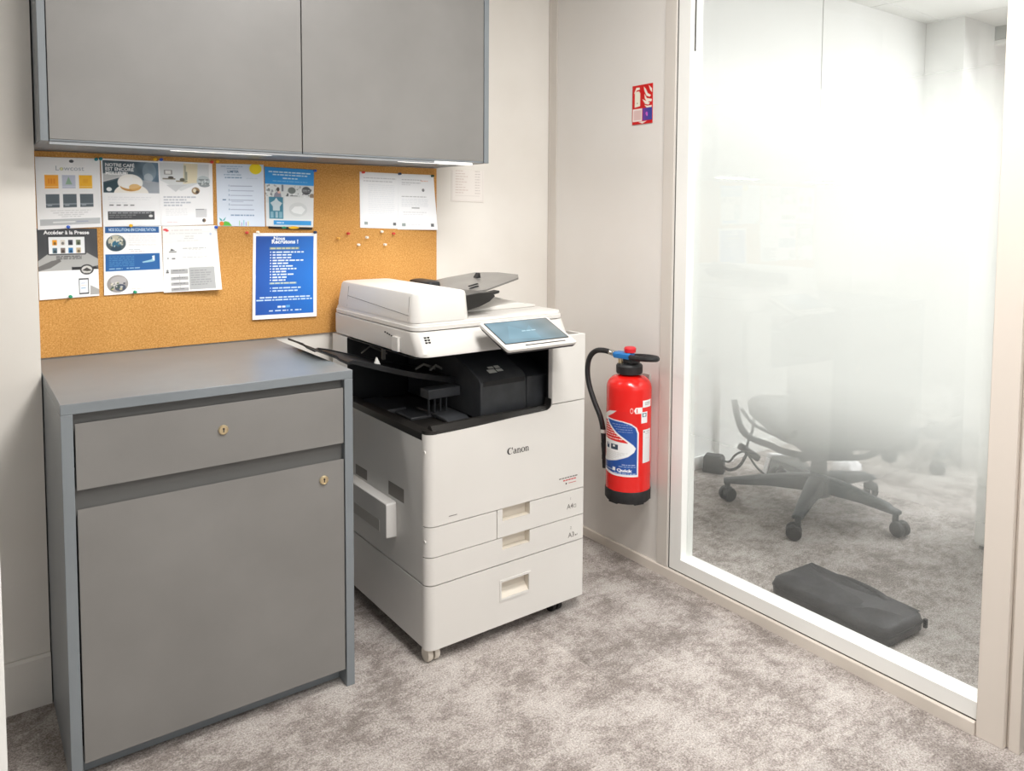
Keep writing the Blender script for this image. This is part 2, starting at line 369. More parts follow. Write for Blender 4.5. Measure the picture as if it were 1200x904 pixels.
# ------------------------------------------------------------------ grey wall cupboard
u0, u1, uy, uz, ut = .0412, 1.2865, -.3597, 1.4098, 2.20
wc = thing('wall_cupboard', 'grey two-door wall cupboard hanging above the cork board', 'cabinet', ((u0+u1)/2,-.18,uz))
def wb(mb, name, mats, parent, **k):
    mb.v = [(a-(u0+u1)/2, b+.18, c-uz) for a, b, c in mb.v]; return obj(name, mb, mats, parent, **k)
for a, b in ((u0,u0+.0165),(u1-.018,u1)): wb(BX(a,b,uy,-.001,uz,ut), 'side_panel', 'cab_body', wc, bevel=.001)
wb(BX(u0+.017,u1-.0185,uy+.021,-.001,uz+.001,uz+.02), 'bottom_panel', 'cab_body', wc); wb(BX(u0+.017,u1-.0185,uy+.003,-.001,ut-.018,ut), 'top_panel', 'cab_body', wc)
o = wb(BX(u0+.018,u1-.20,uy+.004,uy+.012,uz-.0072,uz+.0002), 'light_rail', 'alu', wc, bevel=.0006); o['label'] = 'thin bright metal rail along the bottom edge'
for xa in (.33,.98):
    o = wb(BX(xa,xa+.26,uy+.026,uy+.046,uz-.006,uz+.0008), 'lamp', 'lamp', wc, bevel=.001); o['label'] = 'slim lit lamp under the cupboard'
wb(BX(u0+.017,u1-.0185,-.012,-.001,uz+.021,ut-.019), 'back_panel', 'cab_body', wc)
for a, b in ((u0+.0185,.6622),(.6648,u1-.0205)): 
    m = MB(); m.box(a,b,uy+.0005,uy+.018,uz+.0052,ut-.003); m.box(a,b,uy+.001,uy+.018,uz+.0005,uz+.005,1)
    wb(m, 'door', ['cab_front','cab_body'], wc, bevel=.0008)

# ------------------------------------------------------------------ cork board
tag(obj('cork_board', BX(.0385,1.294,-.009,-.0006,.8455,1.4085), 'cork'), 'large orange-brown cork notice board between the wall cupboard and the low cabinet', 'notice board')

# ------------------------------------------------------------------ printed sheets: a small painter for colour grids
class Canvas:
    S = 3
    def __init__(s, w, h, phys, bg=(248,249,250)):
        s.w, s.h = w, h; s.W, s.H = w*s.S, h*s.S; s.asp = phys[0]/phys[1]
        s.a = np.empty((s.H, s.W, 3), np.float32); s.a[:] = bg
        s.V, s.U = np.mgrid[0:s.H, 0:s.W]; s.U = (s.U+.5)/s.W; s.V = (s.V+.5)/s.H
    def put(s, mk, c, al=1.0): s.a[mk] = s.a[mk]*(1-al)+np.array(c, np.float32)*al
    def rect(s, u0, v0, u1, v1, c, al=1.0): s.put((s.U>=u0)&(s.U<u1)&(s.V>=v0)&(s.V<v1), c, al)
    def ell(s, u, v, ru, rv, c, al=1.0): s.put(((s.U-u)/ru)**2+((s.V-v)/rv)**2 <= 1, c, al)
    def poly(s, p, c, al=1.0):
        mk = np.zeros(s.U.shape, bool); n = len(p)
        for i in range(n):
            (ua, va), (ub, vb) = p[i], p[(i+1)%n]
            if va == vb: continue
            cr_ = ((va > s.V) != (vb > s.V)) & (s.U < (ub-ua)*(s.V-va)/(vb-va)+ua); mk ^= cr_
        s.put(mk, c, al)
    def grad(s, u0, v0, u1, v1, f):
        mk = (s.U>=u0)&(s.U<u1)&(s.V>=v0)&(s.V<v1); s.a[mk] = f(s.U[mk], s.V[mk])
    def speck(s, u0, v0, u1, v1, cols, n, r):
        for _ in range(n):
            s.ell(rng.uniform(u0,u1), rng.uniform(v0,v1), r*rng.uniform(.4,1.3), r*s.asp*rng.uniform(.4,1.2), cols[rng.integers(len(cols))], .8)
    def bars(s, u0, v0, width, c, hgt=.012, al=.8):    # one unreadable printed line: word-sized dashes
        u = u0
        while u < u0+width-.01:
            L_ = min(rng.uniform(.03,.11), u0+width-u); s.rect(u, v0, u+L_, v0+hgt, c, al); u += L_+.014
    def text(s, t, u, v, h, c, bold=.02, align='CENTER', sx=1.0, al=1.0):
        vs, fs = text_geo(t, 1, align, bold); k = h/.72
        q = [(u+x*k*sx/s.asp, v-y*k) for x, y, _ in vs]
        for f in fs:
            pts = [q[i] for i in f]; us = [p[0] for p in pts]; vv = [p[1] for p in pts]
            i0, i1 = max(0,int(min(us)*s.W)-1), min(s.W,int(max(us)*s.W)+2); j0, j1 = max(0,int(min(vv)*s.H)-1), min(s.H,int(max(vv)*s.H)+2)
            if i1 <= i0 or j1 <= j0: continue
            U, V = s.U[j0:j1,i0:i1], s.V[j0:j1,i0:i1]; mk = np.zeros(U.shape, bool); n = len(pts)
            for i in range(n):
                (ua, va), (ub, vb) = pts[i], pts[(i+1)%n]
                if va == vb: continue
                mk ^= ((va > V) != (vb > V)) & (U < (ub-ua)*(V-va)/(vb-va)+ua)
            sub = s.a[j0:j1,i0:i1]; sub[mk] = sub[mk]*(1-al)+np.array(c, np.float32)*al
    def out(s):
        a = s.a.reshape(s.h, s.S, s.w, s.S, 3).mean((1,3))/255
        return np.where(a <= .04045, a/12.92, ((a+.055)/1.055)**2.4)
def sheet_mesh(name, cv, posf, mat_, thick=None):
    """grid of cv.h x cv.w points at posf(u, v), coloured by the canvas; optional back skin"""
    h, w = cv.h, cv.w
    V, U = np.mgrid[0:h, 0:w]; U = U/(w-1); V = V/(h-1)
    P = posf(U.ravel(), V.ravel())
    idx = np.arange(h*w).reshape(h, w)
    q = np.stack([idx[1:,:-1], idx[1:,1:], idx[:-1,1:], idx[:-1,:-1]], -1).reshape(-1, 4)
    me = bpy.data.meshes.new(name); me.from_pydata(P.tolist(), [], q.tolist())
    at = me.attributes.new('print', 'FLOAT_COLOR', 'POINT'); c = np.ones((h*w, 4), np.float32); c[:, :3] = cv.out().reshape(-1, 3); at.data.foreach_set('color', c.ravel())
    me.materials.append(M[mat_]); me.shade_smooth(); me.update()
    return me
def paper(name, cv, q, lift, label, cat, level=0, mat_='print', base=-.0094, group=None):
    """q: four (x,z) corners TL TR BR BL on the board; lift: how far each corner stands off it"""
    q = np.array(q, float); lf = np.array(lift, float); y0 = base-.0004*level
    def pos(u, v):
        b = np.stack([(1-u)*(1-v), u*(1-v), u*v, (1-u)*v], -1)
        xz = b@q; bend = b@lf; y = y0-np.maximum(0, bend)*(.35+.65*v); y = np.where(v < 1e-6, base+.0006, y)
        return np.stack([xz[:,0], y, xz[:,1]], -1)
    me = sheet_mesh(name, cv, pos, mat_)
    o = bpy.data.objects.new(name, me); COL.objects.link(o); tag(o, label, cat, group)
    sd = o.modifiers.new('thickness', 'SOLIDIFY'); sd.thickness = .0002; sd.offset = -1
    return o
W_ = (250,250,251)
def size(q): return (abs(q[1][0]-q[0][0]), abs(q[0][1]-q[3][1]))
def CV(q, bg=W_, res=.00115):
    a = size(q); return Canvas(max(40,int(a[0]/res)), max(40,int(a[1]/res)), a, bg)
NOTE = 'pinned paper notices'
# 1 price-plan sheet
q = [(.0555,1.393),(.210,1.395),(.211,1.203),(.0565,1.196)]; c = CV(q)
c.ell(.55,.055,.035,.022,(75,80,85)); c.text('Lowcost',.52,.185,.065,(165,172,182),.0,sx=1.12); c.ell(.395,.165,.022,.022,(225,222,120),.6)
for k, (cc, c2) in enumerate((((255,172,40),(240,140,20)),((200,205,222),(150,185,160)),((255,190,35),(245,170,20)))):
    u = .135+.262*k; c.rect(u,.25,u+.205,.435,cc); c.rect(u,.405,u+.205,.411,(255,235,190) if k != 1 else (235,238,246))
    if k == 0:
        for j in range(3): c.rect(u+.05+.04*j,.30,u+.075+.04*j,.37,c2,.8)
    if k == 1: c.poly([(u+.10,.27),(u+.155,.38),(u+.05,.38)],c2)
    if k == 2: c.rect(u+.06,.305,u+.14,.36,c2,.6)
    c.rect(u+.006,.515,u+.214,.70,(92,104,112)); c.rect(u+.006,.645,u+.214,.662,(150,160,168)); c.rect(u+.03,.66,u+.10,.68,(170,180,186),.8)
for v, wd in ((.74,.62),(.77,.55),(.80,.4),(.825,.3)): c.bars(.52-wd/2,v,wd,(205,206,208),.009)
c.rect(.045,.86,.97,.945,(190,193,196)); c.rect(.24,.895,.58,.915,(228,230,230)); c.rect(.60,.895,.78,.912,(150,160,185),.7)
paper('paper_flyer', c, q, (0,0,.002,.001), 'white flyer with orange and grey squares over three dark squares', 'flyer', 3, group=NOTE)
# 2 coffee flyer
q = [(.2125,1.396),(.3635,1.394),(.365,1.206),(.214,1.2035)]; c = CV(q)
def bg(u, v):
    t = np.clip((u-.45)*2.2,0,1)[:,None]; s = (np.sin(u*19+v*7)*np.sin(v*23-u*9))[:,None]*16
    return (1-t)*np.array([70,88,98])+t*np.array([92,118,138])+s
c.grad(.03,.03,.985,.50,bg); c.poly([(.03,.29),(.45,.20),(.45,.24),(.03,.345)],(205,205,205)); c.poly([(.03,.22),(.3,.2),(.45,.19),(.45,.21),(.03,.33)],(190,192,192))
c.poly([(.03,.365),(.40,.27),(.42,.5),(.03,.5)],(30,62,74)); c.ell(.82,.17,.12,.14,(170,185,195),.5); c.ell(.80,.27,.08,.07,(205,212,216),.6); c.poly([(.62,.5),(.66,.3),(.985,.33),(.985,.5)],(178,180,186),.8)
c.ell(.5,.52,.30,.16,(244,240,232)); c.rect(.0,.50,1,1,W_); c.ell(.485,.345,.215,.125,(248,246,240)); c.ell(.49,.40,.18,.075,(196,140,62)); c.ell(.485,.355,.20,.085,(252,250,246)); c.ell(.56,.415,.10,.05,(228,176,92),.8)
c.rect(.485,.24,.525,.33,(250,250,248),.9); c.ell(.125,.45,.045,.03,(240,244,244))
for t, v in (('NOTRE CAFÉ',.115),('EST ENCORE',.175),('MEILLEUR',.235)): c.text(t,.07,v,.047,(252,252,252),.03,'LEFT')
c.bars(.10,.56,.75,(222,224,228),.010); c.bars(.10,.59,.7,(226,228,232),.010); c.bars(.12,.64,.3,(226,228,232),.010)
for u in (.12,.24,.36,.47): c.rect(u,.675,u+.07,.69,(120,122,122))
c.rect(.09,.775,.885,.90,(62,64,68)); c.bars(.11,.79,.72,(200,202,204),.014); c.bars(.11,.825,.45,(150,152,154),.012); c.bars(.11,.855,.4,(140,142,144),.012); c.ell(.82,.845,.035,.02,(225,226,226))
paper('paper_flyer', c, q, (0,0,.002,.002), 'flyer with a cup of frothy coffee under white capitals', 'flyer', 2, group=NOTE)
# 3 press access flyer
q = [(.0545,1.200),(.1985,1.199),(.1995,1.009),(.0555,1.005)]; c = CV(q)
def bg(u, v):
    s = (np.sin(u*15)*np.sin(v*8+2))[:,None]*10; t = np.clip(v*1.6,0,1)[:,None]; return (1-t)*np.array([62,64,68])+t*np.array([92,93,95])+s
c.grad(0,0,1,.60,bg); c.poly([(0,.46),(.17,.36),(.82,.36),(1,.45),(1,.545),(.6,.60),(0,.60)],(176,176,174)); c.poly([(.16,.355),(.82,.355),(.78,.385),(.2,.385)],(130,130,128))
for r_ in range(3): c.bars(.30,.395+.018*r_,.42,(60,60,62),.010,.9)
c.rect(.165,.11,.795,.375,(40,42,45)); c.rect(.185,.125,.78,.362,(246,248,250))
for k, cc in enumerate([(246,168,20),(228,222,214),(60,62,78),(110,122,96),(80,112,128),(120,106,100),(44,128,190),(206,184,148)]):
    u = .245+.13*(k%4); v = .165+.115*(k//4); c.rect(u,v,u+.075,v+.075,cc); c.ell(u+.04,v+.05,.022,.022,tuple(int(x*.45) for x in cc),.8)
c.poly([(.0,.60),(.0,.54),(.22,.46),(.36,.44),(.38,.47),(.2,.56)],(110,108,106)); c.rect(0,.60,1,1,(246,247,248)); c.poly([(.55,.60),(.55,.555),(.95,.56),(1,.60)],(30,30,32))
c.ell(.80,.60,.115,.075,(48,48,50)); c.ell(.80,.60,.09,.055,(205,204,200)); c.poly([(.72,.61),(.80,.57),(.89,.62),(.80,.625)],(60,58,56)); c.rect(.74,.645,.86,.652,(160,160,158))
c.ell(.36,.79,.30,.175,(232,234,238)); c.ell(.355,.785,.26,.15,(250,250,252))
c.poly([(.84,.97),(1,.97),(1,.90),(.85,.83)],(170,168,166)); c.rect(.655,.725,.825,.955,(40,42,46)); c.rect(.668,.745,.812,.935,(240,243,248)); c.bars(.69,.79,.1,(150,160,190),.01); c.bars(.69,.82,.1,(220,190,170),.01); c.bars(.69,.86,.1,(110,150,190),.014)
c.text('Accéder à la Presse',.485,.085,.052,(255,255,255),.035,sx=.96)
paper('paper_flyer', c, q, (0,0,.003,.004), 'black and white flyer showing a laptop, at the left edge of the board', 'flyer', 1, group=NOTE)
# 4 solutions flyer
q = [(.2145,1.2105),(.366,1.2095),(.3675,1.012),(.2115,1.009)]; c = CV(q)
c.rect(.03,.035,.95,.125,(30,92,156)); c.text('NOS SOLUTIONS EN CONSULTATION',.49,.10,.042,(235,244,252),.02,sx=.60)
c.ell(.21,.27,.165,.115,(70,86,92)); c.ell(.20,.24,.12,.08,(200,196,176)); c.ell(.215,.285,.07,.05,(40,104,132)); c.ell(.21,.35,.09,.03,(36,66,84)); c.speck(.09,.19,.32,.34,[(230,226,210),(150,150,130),(40,70,86)],26,.02)
for v in (.165,.195,.225,.255,.285,.30): c.bars(.42,v,.48,(226,224,222),.009,.7)
c.bars(.42,.36,.2,(190,190,195),.009); c.bars(.45,.385,.24,(210,190,190),.009)
c.rect(.03,.425,.95,.665,(22,92,158)); 
for k in range(6): c.bars(.09,.455+.026*k,.42,(86,142,190),.011,.8)
c.bars(.09,.625,.22,(190,214,232),.014); c.bars(.38,.622,.22,(190,214,232),.014); c.poly([(.64,.545),(.80,.515),(.84,.475),(.86,.47),(.86,.54),(.80,.55),(.66,.56)],(150,196,214)); c.poly([(.815,.465),(.86,.455),(.86,.53),(.83,.52)],(236,246,248))
c.ell(.225,.845,.175,.125,(150,146,144)); c.ell(.24,.80,.13,.06,(176,172,172)); c.ell(.27,.90,.09,.05,(66,74,92)); c.speck(.12,.82,.34,.92,[(206,196,150),(60,80,60),(40,44,58),(220,215,205)],24,.02)
for v in (.71,.735,.76,.785,.81,.835): c.bars(.42,v,.5,(228,226,224),.009,.7)
c.bars(.46,.895,.22,(210,206,206),.009); c.bars(.45,.925,.26,(220,170,160),.009)
paper('paper_flyer', c, q, (0,0,.005,.003), 'white flyer with two round photographs either side of a blue band', 'flyer', 1, group=NOTE)
# 5 decoration flyer
q = [(.3605,1.396),(.5125,1.395),(.5125,1.2085),(.3655,1.2045)]; c = CV(q)
c.poly([(.03,.03),(.93,.03),(.93,.26),(.40,.46),(.03,.30)],(226,229,230)); c.poly([(.46,.03),(.72,.03),(.70,.33),(.44,.35)],(236,226,196)); c.rect(.10,.14,.25,.21,(150,150,148)); c.rect(.125,.15,.225,.20,(240,240,238))
c.rect(.07,.265,.30,.285,(120,112,96)); c.rect(.31,.30,.52,.32,(140,130,104)); c.ell(.22,.255,.05,.02,(72,66,56)); c.ell(.43,.285,.05,.025,(90,86,66)); c.rect(.465,.06,.50,.33,(156,160,140),.7); c.rect(.49,.16,.52,.29,(120,130,118),.7)
c.ell(.82,.30,.125,.085,(196,206,208)); c.rect(.73,.27,.92,.285,(120,128,130)); c.rect(.72,.33,.93,.345,(110,118,120)); c.ell(.84,.365,.10,.03,(150,158,160)); c.speck(.74,.25,.90,.37,[(240,244,244),(128,140,140)],20,.015)
c.poly([(.13,.37),(.52,.36),(.40,.40),(.30,.475)],(214,216,218)); c.ell(.67,.455,.075,.055,(150,120,80)); c.ell(.65,.45,.03,.03,(235,225,200)); c.ell(.70,.475,.03,.025,(66,50,36))
for k, wd in enumerate((.62,.42,.50,.36)): c.bars(.07,.545+.042*k,wd,(178,182,194),.022,.75)
for k in range(4): c.bars(.10,.735+.03*k,.4,(222,223,226),.010,.7)
c.rect(.66,.74,.87,.875,(214,214,216)); c.rect(.66,.74,.82,.755,(150,150,152)); c.bars(.11,.935,.22,(236,190,190),.010); c.ell(.815,.925,.035,.03,(120,96,66)); c.ell(.80,.925,.02,.02,(60,60,66))
paper('paper_flyer', c, q, (0,0,.001,.001), 'white flyer with a pale living room photograph across its top', 'flyer', 3, group=NOTE)
# 6 procedure sheet
q = [(.3685,1.205),(.522,1.2065),(.5295,1.0105),(.3675,1.008)]; c = CV(q, (243,243,240))
c.ell(.055,.06,.04,.016,(222,60,66)); c.ell(.085,.075,.03,.014,(222,60,66)); c.bars(.16,.065,.55,(214,208,206),.012,.8)
c.rect(.02,.095,.86,.098,(205,206,206)); c.bars(.12,.115,.6,(205,206,208),.010); c.bars(.40,.16,.16,(190,190,192),.010); c.bars(.38,.19,.18,(200,200,202),.010); c.bars(.26,.225,.4,(214,214,216),.010); c.rect(.02,.245,.86,.247,(222,222,222)); c.ell(.87,.135,.02,.02,(196,206,226))
c.rect(.11,.385,.24,.402,(110,110,110)); c.poly([(.13,.38),(.15,.345),(.22,.375)],(70,70,72)); c.bars(.35,.34,.42,(170,170,170),.012); c.bars(.46,.362,.22,(190,190,190),.010)
for k in range(5): c.rect(.38+.07*k,.415,.40+.07*k,.428,(206,206,206))
c.rect(.155,.465,.215,.50,(225,225,225)); c.rect(.155,.488,.215,.505,(96,96,98)); c.ell(.09,.49,.014,.014,(150,150,150)); c.bars(.34,.475,.44,(176,176,176),.012); c.bars(.48,.50,.22,(196,196,196),.010)
c.bars(.13,.56,.16,(214,214,212),.012); c.bars(.35,.555,.2,(210,210,208),.012); c.bars(.58,.555,.3,(214,214,212),.012)
c.ell(.075,.675,.02,.018,(120,120,122)); c.rect(.05,.69,.10,.71,(84,84,86))
for k in range(4):
    v = .655+(.0 if k == 0 else .03)+.083*k; v1 = .725 if k == 0 else v+.05
    c.rect(.13,v,.425,v1,(164,164,164)); c.bars(.17,v+.012,.2,(110,110,114),.012); 
    if k: c.rect(.275,v-.033,.283,v,(130,130,130))
c.rect(.44,.655,.895,.955,(172,173,173)); c.rect(.46,.635,.875,.97,(172,173,173)); c.ell(.46,.655,.022,.02,(172,173,173)); c.ell(.875,.655,.022,.02,(172,173,173)); c.ell(.46,.955,.022,.018,(172,173,173)); c.ell(.875,.955,.022,.018,(172,173,173))
for k in range(7): c.bars(.47,.68+.035*k,(.36 if k % 3 else .28),(130,131,132),.012,.8)
paper('paper_notice', c, q, (0,.001,.020,.004), 'white sheet with a grey flow chart and grey box, its corner curling', 'notice', 2, group=NOTE)
# 7 pale blue list with a sun
q = [(.5235,1.3945),(.668,1.397),(.6695,1.2015),(.5245,1.2035)]; c = CV(q, (222,232,246))
c.ell(.82,.075,.13,.085,(252,226,20)); c.bars(.10,.04,.46,(150,178,206),.012); c.bars(.22,.075,.24,(150,178,206),.012); c.text('LIMITER',.35,.145,.036,(72,112,150),.02); c.bars(.16,.17,.36,(140,170,196),.015); c.bars(.18,.215,.36,(96,136,170),.016); c.bars(.62,.225,.24,(190,206,222),.010)
for k in range(6):
    v = .35+.075*k; c.rect(.28,v,.28+.46+.03*(k%2),v+.009,(150,160,186)); c.text(str(k+1),.255,v+.012,.028,(70,110,150),.01)
c.rect(.12,.567,.19,.585,(70,110,150)); c.rect(.30,.60,.55,.607,(150,160,186)); c.bars(.28,.81,.5,(110,140,176),.02,.8)
c.poly([(.06,.99),(.09,.95),(.16,.915),(.24,.93),(.30,.99)],(92,182,62)); c.ell(.09,.955,.045,.035,(226,122,36)); c.poly([(.04,.86),(.09,.885),(.11,.91),(.07,.91)],(40,150,150)); c.poly([(.18,.85),(.14,.88),(.11,.91),(.15,.905)],(40,150,150))
for k, (cc, hh) in enumerate((((110,196,120),.08),((140,110,190),.05),((90,190,200),.09),((150,110,190),.06),((230,210,80),.07))): c.rect(.45+.045*k,.985-hh,.465+.045*k,.985,cc,.8)
paper('paper_notice', c, q, (0,0,.002,.001), 'pale blue notice with a yellow sun in its corner and a numbered list', 'notice', 1, group=NOTE)
# 8 blue headed flyer
q = [(.6705,1.391),(.8325,1.387),(.827,1.1985),(.673,1.202)]; c = CV(q, (226,230,232))
c.rect(0,0,1,.285,(42,150,226)); 
for u, v, wd in ((.08,.07,.86),(.16,.115,.70),(.36,.17,.30),(.16,.225,.70)): c.bars(u,v,wd,(224,240,252) if v < .2 else (130,196,240),.022 if v < .2 else .012,.9)
c.rect(0,.285,1,.60,(216,220,220)); c.speck(.0,.30,.3,.5,[(150,156,158),(236,238,238),(120,126,130)],30,.02); c.speck(.42,.30,1,.5,[(236,240,240),(190,196,198),(90,92,96)],30,.02)
c.rect(.33,.29,.37,.40,(110,120,130)); c.ell(.26,.37,.03,.035,(62,52,52)); c.poly([(.17,.50),(.19,.44),(.25,.40),(.31,.43),(.33,.50)],(140,140,154)); c.ell(.28,.42,.03,.02,(226,180,166))
c.ell(.54,.38,.08,.055,(110,118,116)); c.ell(.84,.375,.095,.07,(78,82,86)); c.bars(.76,.36,.15,(190,192,194),.012); c.bars(.76,.385,.15,(160,162,164),.012); c.ell(.96,.46,.05,.04,(140,126,112)); c.rect(.44,.43,.47,.48,(60,62,66)); c.rect(.50,.465,.66,.475,(80,82,86))
c.rect(.075,.50,.36,.865,(62,128,152)); c.poly([(.10,.60),(.18,.56),(.22,.51),(.26,.56),(.34,.60),(.29,.66),(.29,.73),(.15,.73),(.15,.66)],(196,210,216)); c.rect(.10,.745,.16,.85,(132,178,196)); c.rect(.20,.745,.25,.85,(160,190,204)); c.rect(.275,.745,.335,.85,(132,178,196))
c.rect(.39,.49,1,.88,(226,229,230)); c.ell(.67,.70,.19,.12,(214,218,219)); c.poly([(.52,.72),(.60,.65),(.74,.64),(.82,.70),(.74,.78),(.58,.76)],(240,243,244)); c.rect(0,.865,1,1,(232,235,236)); c.rect(.16,.89,.95,.965,(48,152,222)); c.bars(.22,.92,.15,(232,244,252),.022)
paper('paper_flyer', c, q, (0,0,.003,.001), 'flyer with a bright blue header over a photograph collage, right of the sun notice', 'flyer', 2, group=NOTE)
# 9 recruiting poster
q = [(.6325,1.182),(.8405,1.180),(.8345,.9035),(.6235,.908)]; c = CV(q)
def bg(u, v): 
    t = np.clip(.15+.75*u+.15*np.sin(v*3),0,1)[:,None]; return (1-t)*np.array([20,62,146])+t*np.array([26,116,208])
c.grad(.045,.04,.945,.95,bg)
c.text('Nous',.40,.085,.042,(255,255,255),.035,sx=1.05); c.text('Recrutons !',.49,.125,.046,(255,255,255),.035,sx=1.05)
c.rect(.25,.165,.72,.198,(96,136,164)); c.bars(.265,.174,.44,(232,216,160),.016)
for k, wd in enumerate((.50,.30,.31,.48,.24,.32,.37,.22,.34,.24,.20)): v = .218+.0325*k; c.ell(.27,v+.007,.009,.007,(255,255,255)); c.bars(.30,v,wd,(240,246,254),.0155,.95)
c.rect(.25,.575,.68,.60,(96,146,190)); c.bars(.265,.579,.4,(226,222,186),.015)
for k, wd in enumerate((.44,.39)): v = .635+.033*k; c.ell(.27,v+.007,.008,.006,(220,236,252)); c.bars(.30,v,wd,(214,230,250),.0155,.9)
c.bars(.11,.742,.78,(226,238,252),.0145,.95); c.bars(.06,.772,.86,(206,226,250),.0145,.95); c.bars(.38,.85,.12,(255,255,255),.022,.9); c.rect(.51,.845,.57,.872,(120,190,240),.7)
for u, wd in ((.25,.06),(.34,.09),(.455,.09),(.58,.05),(.65,.10)): c.bars(u,.898,wd,(226,236,250),.014,.9)
paper('poster', c, q, (0,0,.006,.008), 'blue recruiting poster with a white border and large white heading', 'poster', 0, group=NOTE)
# 10, 11 two white documents
for k, (q, lb) in enumerate((([(.9935,1.387),(1.139,1.3855),(1.138,1.191),(.9935,1.196)], 'left sheet of the two plain white documents pinned side by side'), ([(1.139,1.3852),(1.281,1.385),(1.2935,1.186),(1.135,1.189)], 'right sheet of the two plain white documents, hanging over the edge of the cork'))):
    c = CV(q, (247,249,252)); c.bars(.10,.10,.84 if k == 0 else .55,(190,192,196),.014); c.bars(.10,.155,.74 if k == 0 else .52,(190,192,196),.014)
    if k == 0:
        for v in np.arange(.22,.80,.034): c.bars(.22,v,.68,(228,232,238),.010,.8)
    else:
        c.bars(.62,.115,.2,(240,186,166),.014); c.bars(.10,.19,.24,(205,206,210),.012); c.ell(.68,.285,.035,.028,(130,130,134)); c.bars(.10,.40,.66,(170,172,176),.014)
        for v in (.45,.48,.51,.54,.57): c.bars(.10,v,.7,(222,226,232),.012,.8)
        c.rect(.36,.60,.56,.615,(130,130,132)); c.bars(.14,.68,.6,(206,208,212),.012); c.bars(.14,.72,.5,(220,222,226),.012)
    c.bars(.12,.85,.14,(220,222,226),.010); c.rect(.11,.885,.20,.94,(150,160,158)); c.bars(.26,.905,.3,(214,218,222),.012); c.rect(.86 if k == 0 else .83,.885,.94 if k == 0 else .905,.94,(100,102,106))
    paper('paper_document', c, q, (0,0,.001,.002) if k == 0 else (0,0,.010,.001), lb, 'document', k, group=NOTE)
# 12 the faint list in a sleeve on the white wall
q = [(1.362,1.4075),(1.505,1.4075),(1.505,1.288),(1.360,1.291)]; c = CV(q, (226,220,214))
c.rect(.03,.0,.97,.96,(220,214,208)); c.rect(.05,.0,.95,.94,(228,222,216)); c.rect(.12,.80,.86,.806,(184,178,172))
for k in range(9): v = .02+.085*k; c.bars(.13,v,.22+.2*((k*37)%5)/5,(196,178,170),.024,.7); c.bars(.72,v,.16,(186,178,174),.026,.7)
paper('wall_notice', c, q, (0,0,.001,.001), 'faint beige list in a sleeve on the white wall right of the cork board', 'notice', 0, base=-.0006)

# push pins
PINS = [(.212,1.3935,'teal','teal push pin at the top right of the orange squares flyer'),(.2005,1.3915,'teal','dark teal push pin just inside the orange squares flyer'),
 (.352,1.3985,'yellow','orange-yellow push pin at the top right of the coffee flyer'),(.3685,1.3985,'blue','blue push pin at the top left of the living room flyer'),
 (.510,1.3975,'red','red push pin at the top right of the living room flyer'),(.5265,1.400,'yellow','yellow push pin at the top left of the sun notice'),
 (.128,1.2035,'blue','blue push pin at the top of the laptop flyer'),(.284,1.2065,'yellow','yellow push pin at the top of the flyer with the blue band'),
 (.519,1.2005,'blue','blue push pin at the upper right of the curling flow chart sheet'),(.128,1.0115,'green','green push pin at the foot of the laptop flyer'),
 (.290,1.0155,'green','green push pin at the foot of the flyer with the blue band'),(.611,1.183,'red','lone red push pin left of the blue poster'),
 (.645,1.184,'white','white push pin at the top left of the blue poster'),(.832,1.182,'navy','dark blue push pin at the top right of the blue poster'),
 (.912,1.161,'orange','orange push pin in bare cork, leftmost of the loose pins under the documents'),(.948,1.177,'red','red push pin in bare cork below the left white document'),
 (1.016,1.163,'white','white push pin in bare cork, centre of the loose pins'),(.985,1.138,'white','white push pin in bare cork, lowest of the loose pins on the left'),
 (1.072,1.182,'white','white push pin in bare cork, right under the gap between the documents'),(1.084,1.137,'white','white push pin in bare cork, lowest of the loose pins on the right'),
 (1.117,1.175,'red','red push pin in bare cork, rightmost of the loose pins'),(1.004,1.3845,'red','dark red push pin at the top left of the left white document'),
 (1.142,1.384,'navy','dark push pin where the two white documents meet'),(1.2735,1.381,'greenblack','dark green push pin at the top right of the right white document'),
 (.8335,1.3835,'blue','blue push pin at the top right of the blue headed flyer')]
PC = dict(teal=(20,130,140), yellow=(245,190,30), blue=(45,95,200), red=(214,62,50), green=(40,150,110), white=(248,240,226), navy=(40,60,96), orange=(240,180,80), greenblack=(36,74,58))
for k, v in PC.items(): M['pin_'+k] = mat('pin_'+k, lin(*v), .3)
for x, z, cc, lb in PINS:
    p = thing('push_pin', lb, 'push pin', (x,-.0150 if z < 1.02 else -.0102,z), 0, 'push pins in the cork board')
    m = MB(); m.lathe([(.0042,-.0005),(.0044,-.002),(.0026,-.003),(.0026,-.0095),(.0040,-.0105),(.0042,-.012),(.0030,-.0128)], (0,0,0), 16, axis='y'); obj('head', m, 'pin_'+cc, p)
    m = MB(); m.lathe([(.0005,.010),(.0005,-.001)], (0,0,0), 8, axis='y'); obj('needle', m, 'metal', p)

